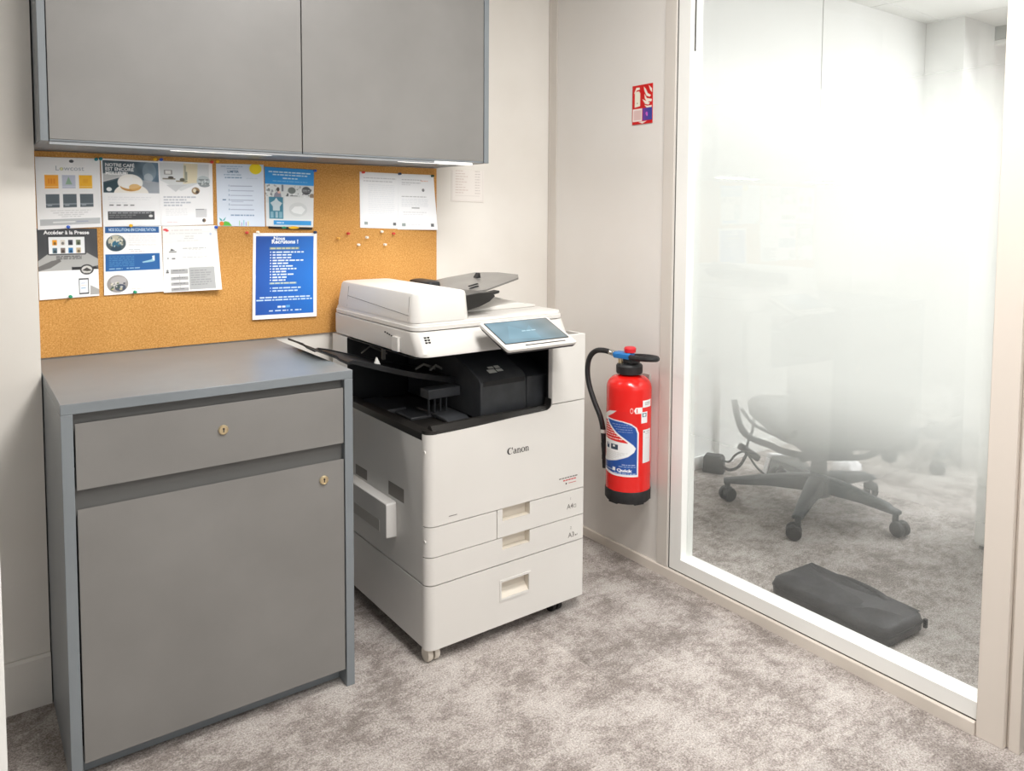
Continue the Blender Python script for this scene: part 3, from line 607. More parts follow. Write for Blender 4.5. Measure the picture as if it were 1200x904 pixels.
# coloured pens lying behind the bottom edge of the blue headed flyer: dark strip with bright tips
pm = thing('magnet_strip', 'thin dark strip with green and yellow bits along the foot of the blue headed flyer', 'strip', (.75,-.014,1.1965))
m = MB(); m.tube([(-.070,0,.003),(-.02,-.001,.000),(.03,-.001,-.002),(.072,0,-.003)], .0032, 8, smooth=1); obj('strip', m, 'ink', pm)
m = MB(); m.rings([[(.010+.018*math.cos(a),-.004,.001+.0045*math.sin(a)) for a in np.linspace(0,2*PI,14)[:-1]],[(.010+.015*math.cos(a),-.006,.001+.003*math.sin(a)) for a in np.linspace(0,2*PI,14)[:-1]]]); o = obj('bead', m, 'pin_yellow', pm); o['label'] = 'yellow bead'
m = MB(); m.rings([[(-.022+.008*math.cos(a),-.004,.0015+.0035*math.sin(a)) for a in np.linspace(0,2*PI,14)[:-1]],[(-.022+.006*math.cos(a),-.006,.0015+.0025*math.sin(a)) for a in np.linspace(0,2*PI,14)[:-1]]]); o = obj('bead', m, 'pin_green', pm); o['label'] = 'green bead'

# ------------------------------------------------------------------ the photocopier
KX, KY, TH = .8829, -.6688, .0083; CW = .565; CD = .63
cpr = thing('photocopier', 'white multifunction office copier with a black output bay and tilted touch screen', 'photocopier', (KX,KY,0), TH)
def fpanel(m, a0, a1, z0, z1, rl=.0, rr=.0, dep=.028, mi=0):
    """front panel seen from above as an outline with rounded front corners, raised from z0 to z1"""
    p = []
    if rl: p += [(a0+rl-rl*math.sin(t), rl-rl*math.cos(t)) for t in np.linspace(PI/2,0,8)]
    else: p += [(a0,0)]
    if rr: p += [(a1-rr+rr*math.sin(t), rr-rr*math.cos(t)) for t in np.linspace(0,PI/2,8)]
    else: p += [(a1,0)]
    p += [(a1,dep),(a0,dep)]; m.prism(p, 'z', z0, z1, mi)
def hpanel(m, a0, a1, z0, z1, hole, dep=.028, rl=0, rr=0, pd=.024, mi=0, mh=1, slope=0.0):
    """front panel with a grip recess"""
    h0, h1, k0, k1 = hole
    fpanel(m, a0, h0, z0, z1, rl, 0, dep, mi); fpanel(m, h1, a1, z0, z1, 0, rr, dep, mi)
    if k0 > z0: m.box(h0,h1,0,dep,z0,k0,mi)
    if k1 < z1: m.box(h0,h1,0,dep,k1,z1,mi)
    m.add([(h0,pd,k0+slope),(h1,pd,k0+slope),(h1,pd,k1),(h0,pd,k1)], [(0,1,2,3)], mh)
    m.add([(h0,.001,k0+.0005),(h1,.001,k0+.0005),(h1,pd,k0+slope),(h0,pd,k0+slope)], [(0,1,2,3)], mh)
    m.add([(h0+.0004,0.0008,k0),(h0+.0004,pd,k0),(h0+.0004,pd,k1),(h0+.0004,.0008,k1)], [(0,1,2,3)], mh); m.add([(h1-.0004,0.0008,k0),(h1-.0004,pd,k0),(h1-.0004,pd,k1),(h1-.0004,.0008,k1)], [(0,1,2,3)], mh)
Z0, Z1, Z2, Z3 = .0437, .2257, .3912, .8775
# lower paper deck
obj('deck_body', BX(.001,CW-.001,.029,CD,Z0+.002,Z1-.0015), 'white_side', cpr, bevel=.002)
m = MB(); hpanel(m, 0, CW, Z0, Z1-.001, (.247,.347,.122,.172), rl=.026, rr=.006, pd=.022, slope=.02)
dk = obj('deck_drawer', m, ['white','cream'], cpr)
m = MB(); f0 = [(.241,.1155),(.353,.1155),(.353,.179),(.241,.179)]; f1 = [(.2465,.1215),(.3475,.1215),(.3475,.1725),(.2465,.1725)]
for i in range(4):
    a, b, c_, d_ = f0[i], f0[(i+1)%4], f1[(i+1)%4], f1[i]
    m.add([(a[0],-.002,a[1]),(b[0],-.002,b[1]),(c_[0],-.002,c_[1]),(d_[0],-.002,d_[1]),(a[0],.0004,a[1]),(b[0],.0004,b[1]),(c_[0],.0004,c_[1]),(d_[0],.0004,d_[1])], [(0,1,2,3),(7,6,5,4),(0,4,5,1),(2,6,7,3)])
obj('handle_frame', m, 'white', dk)
# cassettes
m = MB(); hpanel(m, 0, CW, Z1+.0025, .3045, (.250,.350,.268,.3045), rl=.026, rr=.006)
for t, s_, z in (('A3',.022,.242),): m.text(t, s_, Matrix.Translation((.513,-.0004,z))@Matrix.Rotation(PI/2,4,'X'), 2, 'CENTER', .01)
m.text('2', .012, Matrix.Translation((.511,-.0004,.268))@Matrix.Rotation(PI/2,4,'X'), 2)
m.box(.529,.534,-.0004,.0001,.243,.247,2); m.box(.5365,.5378,-.0004,.0001,.243,.249,2)
obj('paper_cassette', m, ['white','cream','greyink'], cpr)
m = MB(); hpanel(m, .2318, CW, .3072, Z2-.0012, (.250,.350,.3535,Z2-.0012), rl=0, rr=.006)
m.text('A4', .022, Matrix.Translation((.507,-.0004,.334))@Matrix.Rotation(PI/2,4,'X'), 2, 'CENTER', .01)
m.text('1', .012, Matrix.Translation((.509,-.0004,.361))@Matrix.Rotation(PI/2,4,'X'), 2)
for a in (.522,.5305): m.box(a,a+.001,-.0004,.0001,.334,.344,2)
m.box(.522,.5315,-.0004,.0001,.334,.335,2); m.box(.522,.5315,-.0004,.0001,.3432,.3442,2)
obj('paper_cassette', m, ['white','cream','greyink'], cpr)
m = MB(); fpanel(m, 0, .2292, .3072, Z2-.0012, .026, 0); obj('cassette_cover', m, 'white', cpr)
# front door with right column
m = MB(); fpanel(m, 0, .06, Z2+.0015, .6475, .026, 0)
poly = [(.06,Z2+.0015),(CW-.004,Z2+.0015),(CW-.004,.6705),(.4325,.6705)]+[(.4325-.028+.028*math.cos(t), .6785-.028*0+.0-.022*1+.022*(1-math.sin(t))) for t in np.linspace(0.2,PI/2,7)]+[(.30,.6545),(.163,.6495),(.06,.6475)]
m.prism(poly, 'y', 0, .028); m.box(CW-.004,CW,.004,.028,Z2+.0015,.6705)
fd = obj('front_door', m, ['white'], cpr)
# serif maker's name drawn letter by letter
def serif_canon():
    m = MB(); y = -.0006
    def ring(cx, cz, rx, rz, ix, iz, a0, a1, dx=0, n=26):
        o = []; i_ = []
        for k in range(n+1):
            t = a0+(a1-a0)*k/n; o.append((cx+rx*math.cos(t), y, cz+rz*math.sin(t))); i_.append((cx+dx+ix*math.cos(t), y, cz+iz*math.sin(t)))
        m.add(o+i_, [(k,k+1,n+2+k,n+1+k) for k in range(n)])
    def quad(*p): m.add([(a, y, b) for a, b in p], [tuple(range(len(p)))])
    ring(.0105,.0105,.0105,.0108,.0068,.0092,math.radians(38),math.radians(322),.0022)   # C
    quad((.0185,.0130),(.0205,.0130),(.0205,.0212),(.0190,.0212),(.0180,.0185))
    x = .0235                                                                                          # a
    ring(x+.0045,.0045,.0050,.0046,.0022,.0034,math.radians(20),math.radians(340),.0008); quad((x+.0075,.0010),(x+.0108,.0010),(x+.0108,.0112),(x+.0075,.0112)); ring(x+.0058,.0108,.0050,.0038,.0018,.0026,0,PI*.95); quad((x+.0108,0),(x+.0128,0),(x+.0128,.0016),(x+.0108,.0022))
    def n_(x):
        quad((x+.001,0),(x+.0043,0),(x+.0043,.0138),(x+.001,.0138)); quad((x-.0006,.0122),(x+.0030,.0122),(x+.0043,.0146),(x+.0010,.0138),(x-.0006,.0136)); ring(x+.0072,.0094,.0052,.0050,.0022,.0036,0,PI*.92); quad((x+.0092,0),(x+.0124,0),(x+.0124,.0098),(x+.0092,.0098))
        quad((x-.0006,0),(x+.0058,0),(x+.0058,.0010),(x-.0006,.0010)); quad((x+.0078,0),(x+.0140,0),(x+.0140,.0010),(x+.0078,.0010))
    n_(.0380); ring(.0605,.0072,.0074,.0078,.0036,.0066,0,2*PI); n_(.0695)
    return m
m = serif_canon(); m.v = [(.2655+a*.95, b, .5475+c_*.95) for a, b, c_ in m.v]; lg = MB(); lg.add(m.v, m.f); lg.m = [0]*len(lg.f)
for x_, z_, n_, mi_ in ((.462,.4335,7,1),(.478,.4255,5,2)):       # two lines too small to read in the photograph
    for k in range(n_): lg.box(x_+.0108*k,x_+.0108*k+.0085,-.0006,-.0003,z_,z_+.0032,mi_)
lg.lathe([(.0028,-.0006),(.0028,-.0003)], (.4905,0,.4165), 12, axis='y', mi=3); lg.box(.500,.530,-.0006,-.0003,.4155,.4172,2)
lg.box(.068,.095,-.0006,-.0003,.4110,.4128,4)
obj('lettering', lg, ['ink','greyink','redink','door_dark','greyink'], fd)
# main body
obj('seam_shade_plate', BX(.004,CW-.004,.0283,.0289,Z1-.003,.64), 'dark', cpr)  # dark plate added so the gaps between front panels look shaded
m = MB(); m.box(.0012,CW-.001,.029,CD,Z1+.002,.628); m.box(.4850,CW-.001,.029,CD,.628,.848); m.box(.0012,.4850,.515,CD,.628,.848); obj('body', m, 'white_side', cpr, bevel=.0015)
m = MB(); fpanel(m, .4325, CW, .6725, Z3, 0.004, .005, .02); obj('right_column', m, 'white', cpr, bevel=.0015)
obj('column_top', BX(.434,CW-.001,.0205,.0745,.849,Z3-.0004), 'white', cpr, bevel=.001)
obj('column_inlay', BX(.45,CW-.02,.012,.066,Z3-.0005,Z3+.0008), 'greytray', cpr)
m = MB(); m.box(CW-.055,CW-.0010,.075,CD,.8485,Z3-.012); obj('column_rear', m, 'white', cpr)
# left side details: grips with recess shade painted flat grey, and the bypass feeder
m = MB()
def sgrip(b0, b1, z0, z1, dz):
    m.add([(.0007,b0,z0+dz),(.0007,b1,z0),(.0007,b1,z1),(.0007,b0,z1+dz)], [(0,1,2,3)], 1); m.add([(-.0006,b0-.004,z0-.008+dz),(-.0006,b1+.004,z0-.008),(.0006,b1+.004,z0+.0015),(.0006,b0-.004,z0+.0015+dz)], [(0,1,2,3)], 0)
sgrip(.372,.455,.418,.452,0); obj('side_grip', m, ['white','grip'], cpr)
m = MB(); sgrip(.134,.229,.420,.462,0); obj('side_grip', m, ['white_side','grip'], cpr)
m = MB(); m.rrect([(-.031,.311,.409,.181,.50,.006),(-.029,.309,.411,.180,.50,.006),(0.0005,.307,.413,.179,.50,.006)], T=Matrix(((0,0,1,0),(0,1,0,0),(1,0,0,0),(0,0,0,1))))
bf = obj('bypass_feeder', m, 'white_side', cpr)
obj('latch_recess_shade', BX(-.0318,-.0312,.225,.40,.318,.352), 'latch', bf)  # darker plate on the flat face, painting the shade of a recess
for z in (.60,.352):
    m = MB(); m.lathe([(.0045,-.0025),(.0045,.001)], (0,.012,z), 14, axis='x'); obj('hinge', m, 'white', cpr)
# output bay
m = MB(); m.add([(.0016,.514,.630),(.4845,.514,.630),(.4845,.514,.846),(.0016,.514,.846)], [(0,1,2,3)]); m.add([(.484,.03,.630),(.484,.514,.630),(.484,.514,.846),(.484,.03,.846)], [(0,1,2,3)]); m.box(.003,.4845,.075,.5145,.846,.8478)
m.box(.4335,.484,.0205,.030,.64,.848); m.box(.4845,CW-.002,.0205,.0285,.68,.848); obj('bay_liner', m, 'black', cpr)
m = MB()
m.prism([(.001,.6485),(.003,.656),(.016,.668),(.026,.669),(.031,.660),(.032,.638),(.45,.634),(.512,.634),(.512,.629),(.03,.629),(.03,.6475)], 'x', .020, .4295)
m.prism([(.001,.6485),(.016,.656),(.024,.6565),(.028,.638),(.028,.629),(.001,.629)][::1], 'y', .026, .51, T=Matrix.Identity(4))
fan = [(.024-.0235*math.sin(t), .024-.0235*math.cos(t)) for t in np.linspace(0,PI/2,6)]
m.prism([(.024,.0005)]+fan[1:]+[(.0005,.03),(.03,.03),(.03,.0005)], 'z', .6478, .657)
m.prism([(.4295,.656),(.4295,.69)]+[(.4295-.020*(1-math.cos(t)), .690-.032*math.sin(t)) for t in np.linspace(.2,PI/2,6)], 'y', .001, .03)
obj('output_tray', m, 'brownblack', cpr, angle=30)
m = MB(); m.prism([(.09,.639),(.30,.637),(.30,.648),(.27,.652),(.12,.650)], 'x', .13, .205); m.box(.06,.20,.20,.45,.635,.645); m.box(.03,.10,.30,.47,.635,.652); obj('tray_ribs', m, 'charcoal', cpr, bevel=.003)
# inner finishing block with sloped lit top
m = MB(); m.prism([(.06,.645),(.06,.752),(.075,.768),(.24,.828),(.50,.835),(.50,.645)], 'x', .213, .3805); 
fb = obj('finisher_block', m, 'charcoal', cpr, bevel=.003)
m = MB(); m.prism([(.061,.645),(.061,.752),(.30,.812),(.50,.82),(.50,.645)], 'x', .3825, .4835); obj('finisher_block', m, 'charcoal', cpr, bevel=.002)
m = MB(); m.prism([(.0592,.742),(.0592,.756),(.0608,.756),(.0608,.742)], 'x', .222, .372); obj('slot', m, 'dark', fb)
def on_slope(a, s_, w_, l_):   # small flat label on the sloping lid
    P0 = Vector((0,.075,.768)); D = (Vector((0,.24,.828))-P0).normalized(); n = Vector((0,-D.z,D.y)); o_ = P0+D*s_+n*.0012
    return [(a,*(o_)[1:]),(a+w_,*(o_)[1:]),(a+w_,*(o_+D*l_)[1:]),(a,*(o_+D*l_)[1:])]
m = MB()
for a, s_, w_, l_ in ((.262,.012,.028,.020),(.294,.016,.022,.014),(.298,.034,.018,.016),(.274,.036,.020,.012)): m.add(on_slope(a,s_,w_,l_), [(0,1,2,3)])
obj('indicator_labels', m, 'icon', fb)
m = MB()
for a in (.115,.135,.155,.175): m.box(a,a+.004,.19,.20,.645,.70)
m.box(.10,.21,.165,.215,.700,.728); obj('tray_support', m, 'charcoal', cpr, bevel=.002)
# inner tray reaching out over the cabinet
m = MB()
prof = [(-.215,.869),(-.172,.850),(-.158,.8375),(-.137,.8255),(-.122,.8265),(-.095,.8165),(-.03,.7945),(.06,.7665),(.16,.7415),(.245,.7225)]
th_ = [.006,.006,.007,.008,.010,.014,.016,.016,.016,.018]
top = [(a,z+t) for (a,z),t in zip(prof,th_)]
m.prism(prof+top[::-1], 'y', .20, .215)
m.prism([(a,z+.004) for a,z in prof]+[(a,z-.004) for a,z in top[::-1]], 'y', .215, .44); m.prism(prof+top[::-1], 'y', .44, .45)
it = obj('inner_tray', m, 'black', cpr, angle=30)
m = MB(); m.prism([(-.036,.812),(-.030,.829),(-.020,.808)], 'y', .235, .243); obj('paper_stopper', m, 'icon', it)
for pts, r_ in (([(.13,.30,.765),(.16,.30,.778),(.20,.30,.76)],.004),([(.17,.28,.76),(.19,.28,.774),(.23,.28,.752)],.004),([(.03,.47,.80),(.06,.47,.82),(.12,.47,.79)],.003)):
    m = MB(); m.tube(pts, r_, 8); obj('guide_lever', m, 'grip', it)
obj('guide_lever', BX(.06,.07,.38,.39,.79,.845), 'grip', it)
# scanner
def ex(t): return lambda x, y: t*(y-.08)
m = MB(); m.rrect([(.850,.0125,.532,.050,CD-.01,.030),(.853,.003,.538,.036,CD-.004,.034),(.862,.0005,.5405,.036,CD-.002,.034),(.9165,.0005,.5405,.070,CD-.002,.034),(.9185,.004,.537,.074,CD-.005,.032)])
sc = obj('scanner', m, 'white', cpr)
m = MB(); m.rrect([(.856,-.0085,.0005,.150,.188,.003),(.896,-.0085,.0005,.150,.188,.003)]); obj('latch_block', m, 'white', sc)
m = MB()
for k, b in enumerate((.20,.213,.226,.24)): m.box(-.0006,.0008,b,b+.008,.892+.002*k,.896+.002*k)
obj('symbols', m, 'ink', sc); m = MB()
for r_ in range(3):
    for c_ in range(2): m.box(.026+.0095*c_,.0330+.0095*c_,.0525+.004*r_,.062+.004*r_,.8885+.0065*r_,.8930+.0065*r_)
obj('symbols', m, 'ink', sc)
# platen cover and document feeder
m = MB(); m.rrect([(.9175,.008,.533,.080,CD-.01,.030),(.9215,.008,.533,.080,CD-.01,.030)]); obj('cover_gap_shade', m, 'brownblack', cpr)  # dark slab put in to imitate the shade inside the gap
m = MB(); m.rrect([(.9215,.0015,.5395,.071,CD-.006,.034),(.932,.0015,.5395,.071,CD-.006,.034),(.934,.004,.537,.074,CD-.008,.032),(.9375,.004,.537,.074,CD-.008,.032),(.9435,.006,.535,.079,CD-.012,.028)]); pc = obj('platen_cover', m, 'white', cpr)
m = MB(); m.rrect([(.9432,.004,.1915,.0760,CD-.02,.030),(.96,.005,.1910,.0772,CD-.02,.030),(1.0155,.0125,.1885,.0845,CD-.03,.028),(1.0225,.0165,.186,.0890,CD-.036,.024),(1.0255,.024,.180,.098,CD-.046,.018),(1.0265,.045,.165,.13,CD-.08,.012)])
adf = obj('document_feeder', m, 'white', cpr)
m = MB()
def sd(b, z): return (.0050+.0075*max(0,(z-.96))/.0555-.0003, b, z)
m.tube([sd(.52,.948), sd(.52,1.012)], .0009, 6); m.tube([sd(.52,.982), sd(.112,.962)], .0009, 6); m.tube([sd(.114,.948), sd(.117,1.014)], .0009, 6); obj('cover_seams', m, 'greyink', adf)
# feed tray tilted up to the right, its support and the guides
m = MB()
A = lambda a, b, z: (a, b, z)
tr = [(.245,.17,1.010),(.30,.155,1.017),(.44,.185,1.0435),(.475,.235,1.049),(.485,.36,1.0475),(.44,.44,1.044),(.33,.45,1.030),(.235,.44,1.016)]
m.add([A(*p) for p in tr]+[A(p[0],p[1],p[2]-.0055) for p in tr], [tuple(range(8)), tuple(range(15,7,-1))]+[(i,(i+1)%8,8+(i+1)%8,8+i) for i in range(8)])
ft = obj('feed_tray', m, 'greytray', cpr, bevel=.001)
for pr_, b0, b1 in (([(.37,1.036),(.384,1.036),(.3815,1.052)],.318,.342),([(.265,1.015),(.300,1.021),(.296,1.0245),(.27,1.019)],.20,.206),([(.285,1.015),(.325,1.024),(.320,1.0275),(.29,1.021)],.24,.246)):
    m = MB(); m.prism(pr_, 'y', b0, b1); obj('paper_guide', m, 'black', ft)
m = MB(); m.prism([(.185,.960),(.185,1.008),(.235,1.013),(.285,1.013),(.295,1.0),(.275,.985),(.24,.972)], 'y', .105, .46); m.prism([(.285,.994),(.335,1.004),(.336,1.012),(.29,1.006)], 'y', .14, .17); obj('tray_support', m, 'brownblack', cpr, bevel=.002)
m = MB(); m.rrect([(1.012,.196,.245,.33,.47,.012),(1.028,.198,.243,.335,.465,.012),(1.032,.205,.238,.35,.45,.01)]); obj('feed_roller_cover', m, 'black', adf)
m = MB(); m.prism([(.1915,.9437),(.52,.9437),(.52,.952),(.44,.962),(.32,.952),(.1915,.948)], 'y', .20, .56); m.prism([(.30,.9437),(.505,.9437),(.505,.956),(.44,.973),(.33,.957)], 'y', .36, .56)
obj('exit_tray', m, 'white', pc, bevel=.003)
# touch panel
TLp, TRp, BLp = Vector((.184,.028,.9375)), Vector((.431,.028,.9375)), Vector((.182,-.115,.8795))
eu = (TRp-TLp).normalized(); ev = (BLp-TLp); ev = (ev-eu*ev.dot(eu)); LV = ev.length; ev.normalize(); en = -eu.cross(ev); LU = (TRp-TLp).length
PT = Matrix(((eu.x,ev.x,en.x,TLp.x),(eu.y,ev.y,en.y,TLp.y),(eu.z,ev.z,en.z,TLp.z),(0,0,0,1)))
if en.z < 0: print('panel normal flipped')
m = MB(); m.rrect([(-.009,.001,LU-.001,.001,LV-.001,.008),(-.0075,0,LU,0,LV,.009),(-.001,0,LU,0,LV,.009),(0,.001,LU-.001,.001,LV-.001,.008)], T=PT)
tp = obj('touch_panel', m, 'white', cpr)
m = MB(); m.rrect([(-.016,.004,LU-.004,.012,LV-.004,.008),(-.0092,.001,LU-.001,.004,LV-.001,.008)], T=PT); m.box(LU*.35,LU-.05,.0,LV*.75,-.030,-.0162,0,PT); obj('panel_back', m, 'black', tp)
m = MB(); m.rrect([(.0001,.010,LU-.010,.008,LV-.028,.003),(.0008,.010,LU-.010,.008,LV-.028,.003)], T=PT); obj('screen_bezel', m, 'black', tp)
m = MB(); m.rrect([(.0001,LU*.28,LU*.86,LV-.0165,LV-.0125,.0018),(.0006,LU*.28,LU*.86,LV-.0165,LV-.0125,.0018)], T=PT); obj('status_strip', m, 'brownblack', tp)
sw, sh = LU-.026, LV-.042
c = Canvas(int(sw/.0016), int(sh/.0016), (sw,sh))
def bg(u, v):
    t = np.clip((u-.52)*1.9+(v-.5)*-.2,0,1)[:,None]; s = (np.sin(u*9+v*4)*np.sin(v*7-u*5))[:,None]*7; return (1-t)*np.array([98,124,138])+t*np.array([112,117,118])+s  # grey towards the right is a reflection painted into the screen colours
c.grad(0,0,1.01,1.01,bg); c.poly([(.12,.8),(.3,.2),(.5,.5),(.62,.25),(.6,.9)],(108,144,162),.35); c.bars(.42,.49,.22,(176,206,220),.035,.7)
def pos(u, v):
    X = np.stack([.013+u*sw, .014-.003+v*sh, np.full_like(u,.0011), np.ones_like(u)], -1); return (X@np.array(PT).T)[:, :3]
me = sheet_mesh('screen', c, pos, 'screen'); o = bpy.data.objects.new('screen', me); COL.objects.link(o); o.parent = tp
# castors
for a, b, mt in ((.030,.034,'white'),(CW-.085,.045,'dark'),(.04,CD-.06,'dark'),(CW-.05,CD-.06,'dark')):
    m = MB()
    for s_ in (-.011,.011): m.lathe([(.006,s_-.008),(.0205,s_-.0075),(.0215,s_-.004),(.0215,s_+.004),(.0205,s_+.0075),(.006,s_+.008)], (a,b,.0215), 22, axis='x', mi=0)
    m.box(a-.018,a+.018,b-.010,b+.016,.030,Z0+.001,1)
    obj('castor', m, [mt if mt == 'dark' else 'cream', mt if mt == 'dark' else 'cream'], cpr)
obj('base_plate', BX(.12,.30,.05,.40,.012,Z0+.001), 'dark', cpr)

# ------------------------------------------------------------------ fire extinguisher
EX, EY, ER = 1.7335, -.5655, .0775
fe = thing('fire_extinguisher', 'red fire extinguisher with a black hose hanging on the wall right of the copier', 'fire extinguisher', (EX,EY,.265))
def eo(mb, name, mats, parent=fe, **k):
    mb.v = [(a-EX, b-EY, c_-.265) for a, b, c_ in mb.v]; return obj(name, mb, mats, parent, **k)
m = MB(); pr = [(ER,.303),(ER,.655)]+[(ER-.045*(1-math.cos(t)), .655+.042*math.sin(t)) for t in np.linspace(.15,PI/2,8)]+[(.026,.700),(.026,.705)]
m.lathe([(ER-.003,.301)]+pr, (EX,EY,0), 56); cyl = eo(m, 'cylinder', 'red')
m = MB(); m.lathe([(ER-.014,.268),(ER-.004,.2665),(ER+.0012,.274),(ER+.0015,.306),(ER+.0003,.309),(ER-.004,.309)], (EX,EY,0), 56); 
for k in range(5):
    a = k*2*PI/5+.4; m.box(-.018,.018,ER-.016,ER-.001,.265,.270,0,Matrix.Translation((EX,EY,0))@Matrix.Rotation(a,4,'Z'))
eo(m, 'base_ring', 'rubber')
m = MB(); m.lathe([(.036,.700),(.044,.703),(.0455,.710),(.0455,.729),(.041,.735),(.020,.738)], (EX,EY,0), 28); eo(m, 'cap', 'rubber')
m = MB(); m.lathe([(.018,.7375),(.018,.752),(.012,.754)], (EX,EY,0), 20); m.lathe([(.008,.0),(.008,.03)], (EX-.022,EY+.022,.724), 12, axis='z'); eo(m, 'valve', 'brass')
v2 = Vector((.70,-.71,0)); sdv = Vector((-.71,-.70,0))      # directions along and across the picture plane
# carrying loop in black
m = MB()
loop = []
for k in range(20):
    t = 2*PI*k/20; p = Vector((EX,EY,.762))+Vector((.0,-.066,.003))+Vector((0,-1,0))*(.058*math.cos(t))+Vector((-1,0,0))*(.026*math.sin(t)); p.z += .004*math.cos(t); loop.append(tuple(p))
m.tube(loop, .009, 10, closed=True); m.box(EX-.022,EX+.022,EY-.03,EY+.012,.7385,.758); eo(m, 'carry_handle', 'rubber', bevel=.003)
m = MB(); m.rrect([(.7535,-.036,.032,-.018,.018,.008),(.760,-.040,.034,-.020,.020,.009),(.769,-.040,.034,-.020,.020,.009),(.774,-.034,.03,-.016,.016,.008)], T=Matrix.Translation((EX-.012,EY+.012,0))@Matrix.Rotation(-PI/2+.25,4,'Z')); eo(m, 'lever', 'blue_plastic')
m = MB(); m.lathe([(.012,.773),(.020,.776),(.021,.789),(.017,.794),(.004,.795)], (EX-.004,EY-.006,0), 20); eo(m, 'striker_knob', 'red_plastic')
hose = [(1.715,-.520,.764),(1.705,-.500,.768),(1.70,-.473,.771),(1.70,-.430,.765),(1.70,-.396,.738),(1.70,-.3835,.692),(1.70,-.393,.636),(1.70,-.427,.575),(1.70,-.459,.532),(1.70,-.474,.489),(1.70,-.4795,.44),(1.702,-.483,.354)]
m = MB(); m.tube(hose[1:], .0095, 12, smooth=2); hs = eo(m, 'hose', 'rubber')
m = MB(); m.tube([(1.716,-.530,.7625),(1.708,-.508,.7668),(1.7045,-.4965,.7685)], .0105, 14); eo(m, 'hose_fitting', 'metal')
m = MB(); m.lathe([(.0105,-.006),(.0105,.006)], (1.70,-.4752,.484), 16, axis='z'); eo(m, 'hose_band', 'icon', hs)
m = MB(); m.tube([(1.7005,-.4792,.442),(1.702,-.483,.354)], lambda t: .0115-.0045*t, 12); m.box(1.694,1.714,-.488,-.474,.385,.40); eo(m, 'nozzle', 'rubber', hs)
m = MB(); m.box(XR-.0075,XR-.0006,EY-.018,EY+.018,.50,.69); eo(m, 'wall_bracket', 'latch')
# label and stickers wrapped on the cylinder: angles measured from the direction towards the camera
AX0 = math.atan2(CY-EY, CX-EX)
def wrap(cv, name, s0, s1, z0, z1, lab):
    """s = picture offset from the cylinder's axis as a share of the radius (-1..1)"""
    a0, a1 = math.asin(s0), math.asin(s1)
    def pos(u, v):
        a = AX0+(a0+(a1-a0)*u); r = ER+.0006
        return np.stack([r*np.cos(a), r*np.sin(a), z1+(z0-z1)*v-.265], -1)
    me = sheet_mesh(name, cv, pos, 'print_gloss'); o = bpy.data.objects.new(name, me); COL.objects.link(o); o.parent = cyl; o['label'] = lab; return o
# the large label, drawn in the picture's own proportions (u across, v down)
asp = (1.45*ER*1.15, .215)
c = Canvas(110, 190, asp, (222,26,22))
c.poly([(.0,.10),(.24,.02),(.46,-.0),(.34,.06),(.20,.11),(.12,.14),(.0,.16)],(232,228,224))
c.poly([(.16,.13),(.62,.15),(.80,.18),(.93,.24),(.985,.32),(.985,1.0),(.4,1.0),(.0,.965),(.0,.16)],(238,236,238))
c.poly([(.20,.15),(.60,.165),(.78,.195),(.90,.25),(.95,.33),(.95,.965),(.42,.965),(.0,.92),(.0,.20)],(28,78,158))
c.poly([(.0,.13),(.14,.13),(.26,.22),(.46,.33),(.70,.43),(.86,.51),(.92,.56),(.88,.62),(.74,.69),(.46,.76),(.20,.80),(.0,.815)],(240,240,240))
c.poly([(.05,.17),(.13,.17),(.25,.25),(.45,.36),(.70,.46),(.74,.485),(.20,.46),(.05,.45)],(216,36,34))
for k, wd in enumerate((.10,.16,.22,.28,.34,.42)): c.bars(.09,.20+.036*k,wd,(248,226,222),.015,.9)
c.bars(.09,.425,.52,(252,240,236),.014,.9)
for k in range(4): c.bars(.34+.05*k,.20+.036*k,.5-.05*k,(146,164,206),.012,.85)
c.rect(.14,.52,.24,.60,(38,62,98)); c.rect(.30,.52,.50,.60,(60,74,92)); c.rect(.36,.53,.42,.56,(238,238,236)); c.rect(.18,.51,.22,.55,(235,235,235))
for k in range(6): c.bars(.11,.635+.022*k,.62-.07*k,(206,206,204),.009,.8)
c.ell(.03,.68,.05,.09,(196,60,60)); c.bars(.60,.81,.32,(190,204,228),.012,.9); c.bars(.52,.84,.40,(150,172,212),.012,.9)
c.text('Quick',.65,.925,.045,(250,250,250),.05,sx=1.35); c.bars(.05,.905,.32,(200,212,232),.016,.9); c.bars(.40,.945,.52,(200,212,232),.014,.9); c.rect(.36,.87,.44,.925,(245,245,245))
wrap(c, 'instruction_label', -.985, .46, .363, .585, 'blue, white and red instruction label')
c = Canvas(60, 24, (.05,.02), (226,32,26)); c.ell(.12,.5,.12,.4,(240,220,215)); c.ell(.12,.5,.09,.28,(226,32,26)); c.poly([(.30,.5),(.42,.05),(1,.0),(1,.95),(.42,.95)],(244,240,238)); c.rect(.5,.2,.58,.8,(214,60,50)); wrap(c, 'sticker', .06, .58, .578, .600, 'small white and red arrow sticker')
c = Canvas(40, 40, (.03,.022), (240,240,238)); c.bars(.2,.3,.6,(120,130,130),.15); c.bars(.2,.55,.6,(150,150,150),.15); wrap(c, 'sticker', .60, .93, .598, .622, 'white sticker with grey print')
c = Canvas(40, 60, (.03,.04), (238,238,240)); c.rect(.15,.1,.85,.45,(110,140,150)); c.ell(.5,.28,.2,.12,(225,230,230)); wrap(c, 'sticker', .54, .79, .545, .583, 'white sticker with a grey seal')
c = Canvas(40, 100, (.04,.10), (228,228,230)); c.ell(.15,.07,.06,.02,(60,60,62)); c.bars(.4,.06,.4,(150,150,150),.02); c.bars(.3,.12,.5,(170,170,170),.02); c.bars(.3,.26,.5,(214,190,190),.015); wrap(c, 'service_card', .62, .93, .408, .522, 'white service card')
